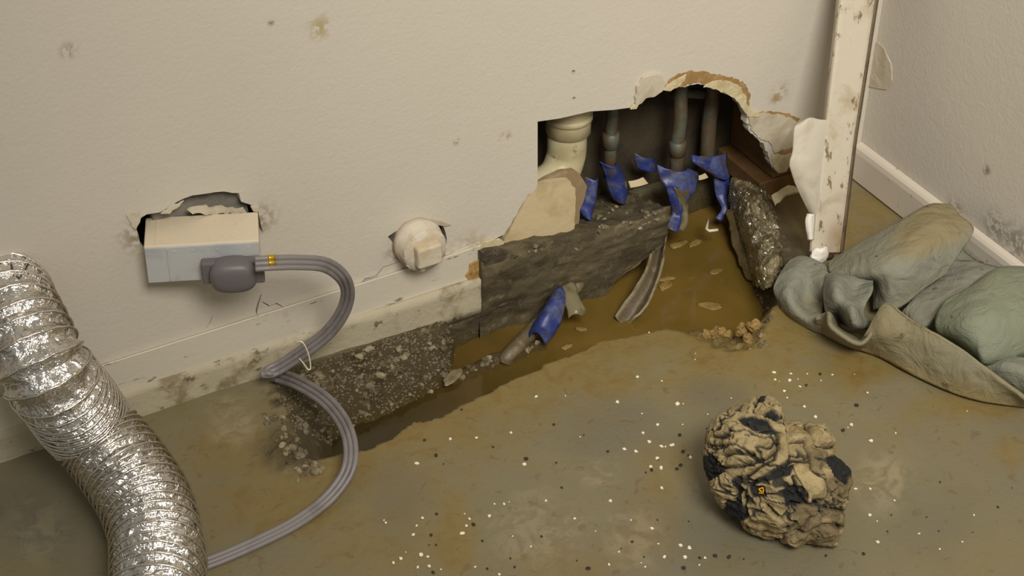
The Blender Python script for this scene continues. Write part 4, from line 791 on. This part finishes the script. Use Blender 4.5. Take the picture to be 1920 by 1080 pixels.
chunk('mud_slab', [[(660, 530), (700, 525), (730, 555)], [(690, 610), (750, 600), (800, 610)], [(730, 680), (790, 660), (850, 670)], [(750, 735), (800, 730), (845, 700)]], MMUDC, .003, .004)
chunk('mud_slab', [[(730, 305), (780, 320), (820, 340)], [(750, 350), (800, 370), (860, 375)], [(790, 400), (840, 415), (885, 405)]], MMUDC, .001, .005)
chunk('black_bulge', [[(400, 290), (440, 270), (490, 275)], [(420, 310), (465, 300), (520, 310)], [(440, 340), (480, 340), (540, 345)]], MBLACK, .003, .002)
lp = [surf(x, y, .003) for x, y in [(800, 880), (830, 860), (880, 850), (920, 870), (928, 900), (905, 930), (870, 945)]]; tube('hem', cr(np.array(lp), 30), .0032, plain('hem_mud', (140, 122, 86), .8, bs=80), ball, 8)
ym = [surf(x, y, .0035) for x, y in [(465, 690), (492, 692), (496, 672), (490, 660), (470, 662), (468, 674), (482, 676), (484, 684)]]; tube('yellow_mark', ym, .0008, MYEL, ball, 6)

# ---------------------------------------------------------------- flakes and crumbs on the floor
def flake(seed):
    r = random.Random(seed); n = r.choice([4, 5, 6]); L = [(math.cos(2*math.pi*k/n)*r.uniform(.6, 1.1), math.sin(2*math.pi*k/n)*r.uniform(.5, 1)) for k in range(n)]
    V = [(a, b, 0) for a, b in L]+[(a*.8, b*.8, .35) for a, b in L]; Fc = [tuple(range(n))[::-1], tuple(range(n, 2*n))]+[(k, (k+1) % n, n+(k+1) % n, n+k) for k in range(n)]
    me = bpy.data.meshes.new('paint_flake'); me.from_pydata(V, [], Fc); me.update(); return me
FMs = [flake(k) for k in range(7)]
for f_ in FMs: f_.materials.append(MCHIP)
CMs = [lump_mesh('dark_crumb', 90+k, 1, .4, (1, .8, .6)) for k in range(4)]
for f_ in CMs: f_.materials.append(MCRUMB)
zf = lambda X, Y: (600+X/2.743, 700+Y/2.743)
KN = [zf(*q) for q in [(1633, 20), (1112, 122), (1530, 148), (670, 340), (803, 335), (1735, 266), (498, 466), (1050, 470), (1756, 378), (1806, 372), (1565, 392), (1622, 404), (1733, 438), (1755, 488), (1700, 482), (1757, 592), (1495, 657), (1162, 657), (870, 738), (752, 786), (732, 826), (528, 746), (497, 786), (340, 770), (480, 832), (418, 956), (555, 946), (378, 976), (520, 936), (503, 1000), (562, 996), (1707, 800), (1853, 888), (1898, 900), (1772, 946), (1878, 948), (1486, 986), (1840, 158), (982, 308), (1660, 308), (1692, 355)]]
zg = lambda X, Y: (1260+X/2.92, 690+Y/2.92)
KN += [zg(*q) for q in [(558, 26), (615, 128), (700, 104), (725, 212), (785, 270), (980, 312), (1090, 402), (1084, 664), (1082, 808), (1005, 664), (532, 972), (755, 990), (712, 1044), (570, 1022), (196, 848), (206, 922), (46, 972), (72, 1040), (235, 984), (1128, 956), (645, 70), (30, 200), (4, 424), (100, 492), (180, 1040)]]
for k in range(62):
    a = r_.random()
    q = (r_.gauss(1300, 170), r_.gauss(760, 70)) if a < .35 else (r_.uniform(720, 1900), r_.uniform(930, 1078)) if a < .75 else (r_.uniform(1450, 1900), r_.uniform(680, 1000))
    KN.append(q)
fw_ = [tuple(U(a, b, z=0)[:2]) for a, b in KN]
bxy = np.array([c0[0], c0[1]])
for k, ((a, b), (x, y)) in enumerate(zip(KN, fw_)):
    if inside(np.array([x]), np.array([y]), TP)[0] or (np.hypot(x-bxy[0], y-bxy[1]) < .09) or x > -.02: continue
    if a > 1440 and b < 640+(a-1440)*.29: continue
    o = bpy.data.objects.new('paint_flake', FMs[k % 7]); COL.objects.link(o); r = (r_.uniform(.0021, .0036) if k < 66 else r_.uniform(.0010, .0022)); o.location = (x, y, .0006); o.scale = (r, r, r); o.rotation_euler = (0, 0, r_.uniform(0, 6))
    tag(o, 'small white paint flake scattered on the muddy floor', 'paint flake', 'white paint flakes on the floor')
KD = [zf(*q) for q in [(728, 188), (1203, 266), (537, 346), (597, 424), (1480, 404), (1850, 320), (1868, 404), (1855, 474), (1836, 494), (1705, 500), (1675, 512), (1243, 590), (600, 726), (572, 834), (598, 884), (790, 780), (582, 1026), (1870, 1004), (1606, 868), (1380, 1006), (1215, 462), (1060, 442), (890, 380), (860, 1006)]]
KD += [zg(*q) for q in [(60, 460), (46, 536), (42, 370), (448, 955), (152, 1042), (236, 1032), (312, 1038), (758, 1050), (842, 1030), (1048, 1020), (735, 96), (936, 344), (810, 36), (1010, 208)]]
for k in range(30): KD.append((r_.uniform(700, 1900), r_.uniform(800, 1078)))
for k, (a, b) in enumerate(KD):
    x, y = U(a, b, z=0)[:2]
    if inside(np.array([x]), np.array([y]), TP)[0] or np.hypot(x-bxy[0], y-bxy[1]) < .085: continue
    o = bpy.data.objects.new('dark_crumb', CMs[k % 4]); COL.objects.link(o); r = r_.uniform(.0016, .0032) if k < 38 else r_.uniform(.0009, .0018); o.location = (x, y, r*.4); o.scale = (r, r, r); o.rotation_euler = (0, 0, r_.uniform(0, 6))
    tag(o, 'tiny dark dirt crumb lying on the floor', 'crumb', 'dark crumbs on the floor')

# ---------------------------------------------------------------- sub-parts go under the part they sit on
bpy.context.view_layer.update()
SUB = {'cap_lug': 'cap', 'plug_base': 'plug', 'strain_relief': 'plug', 'face_rib': 'face', 'knockout': 'face', 'lid_seam': 'housing', 'collar_slot': 'collar', 'hub_ring': 'hub', 'hem': 'rag_body', 'yellow_mark': 'rag_body', 'black_bulge': 'rag_body'}
for o in list(bpy.data.objects):
    b = o.name.split('.')[0]
    if b in SUB and o.parent and o.parent.type == 'EMPTY':
        to = [c for c in o.parent.children if c.name.split('.')[0] == SUB[b]]
        if to:
            mw = o.matrix_world.copy(); o.parent = to[0]; o.matrix_parent_inverse = to[0].matrix_world.inverted(); o.matrix_basis = mw
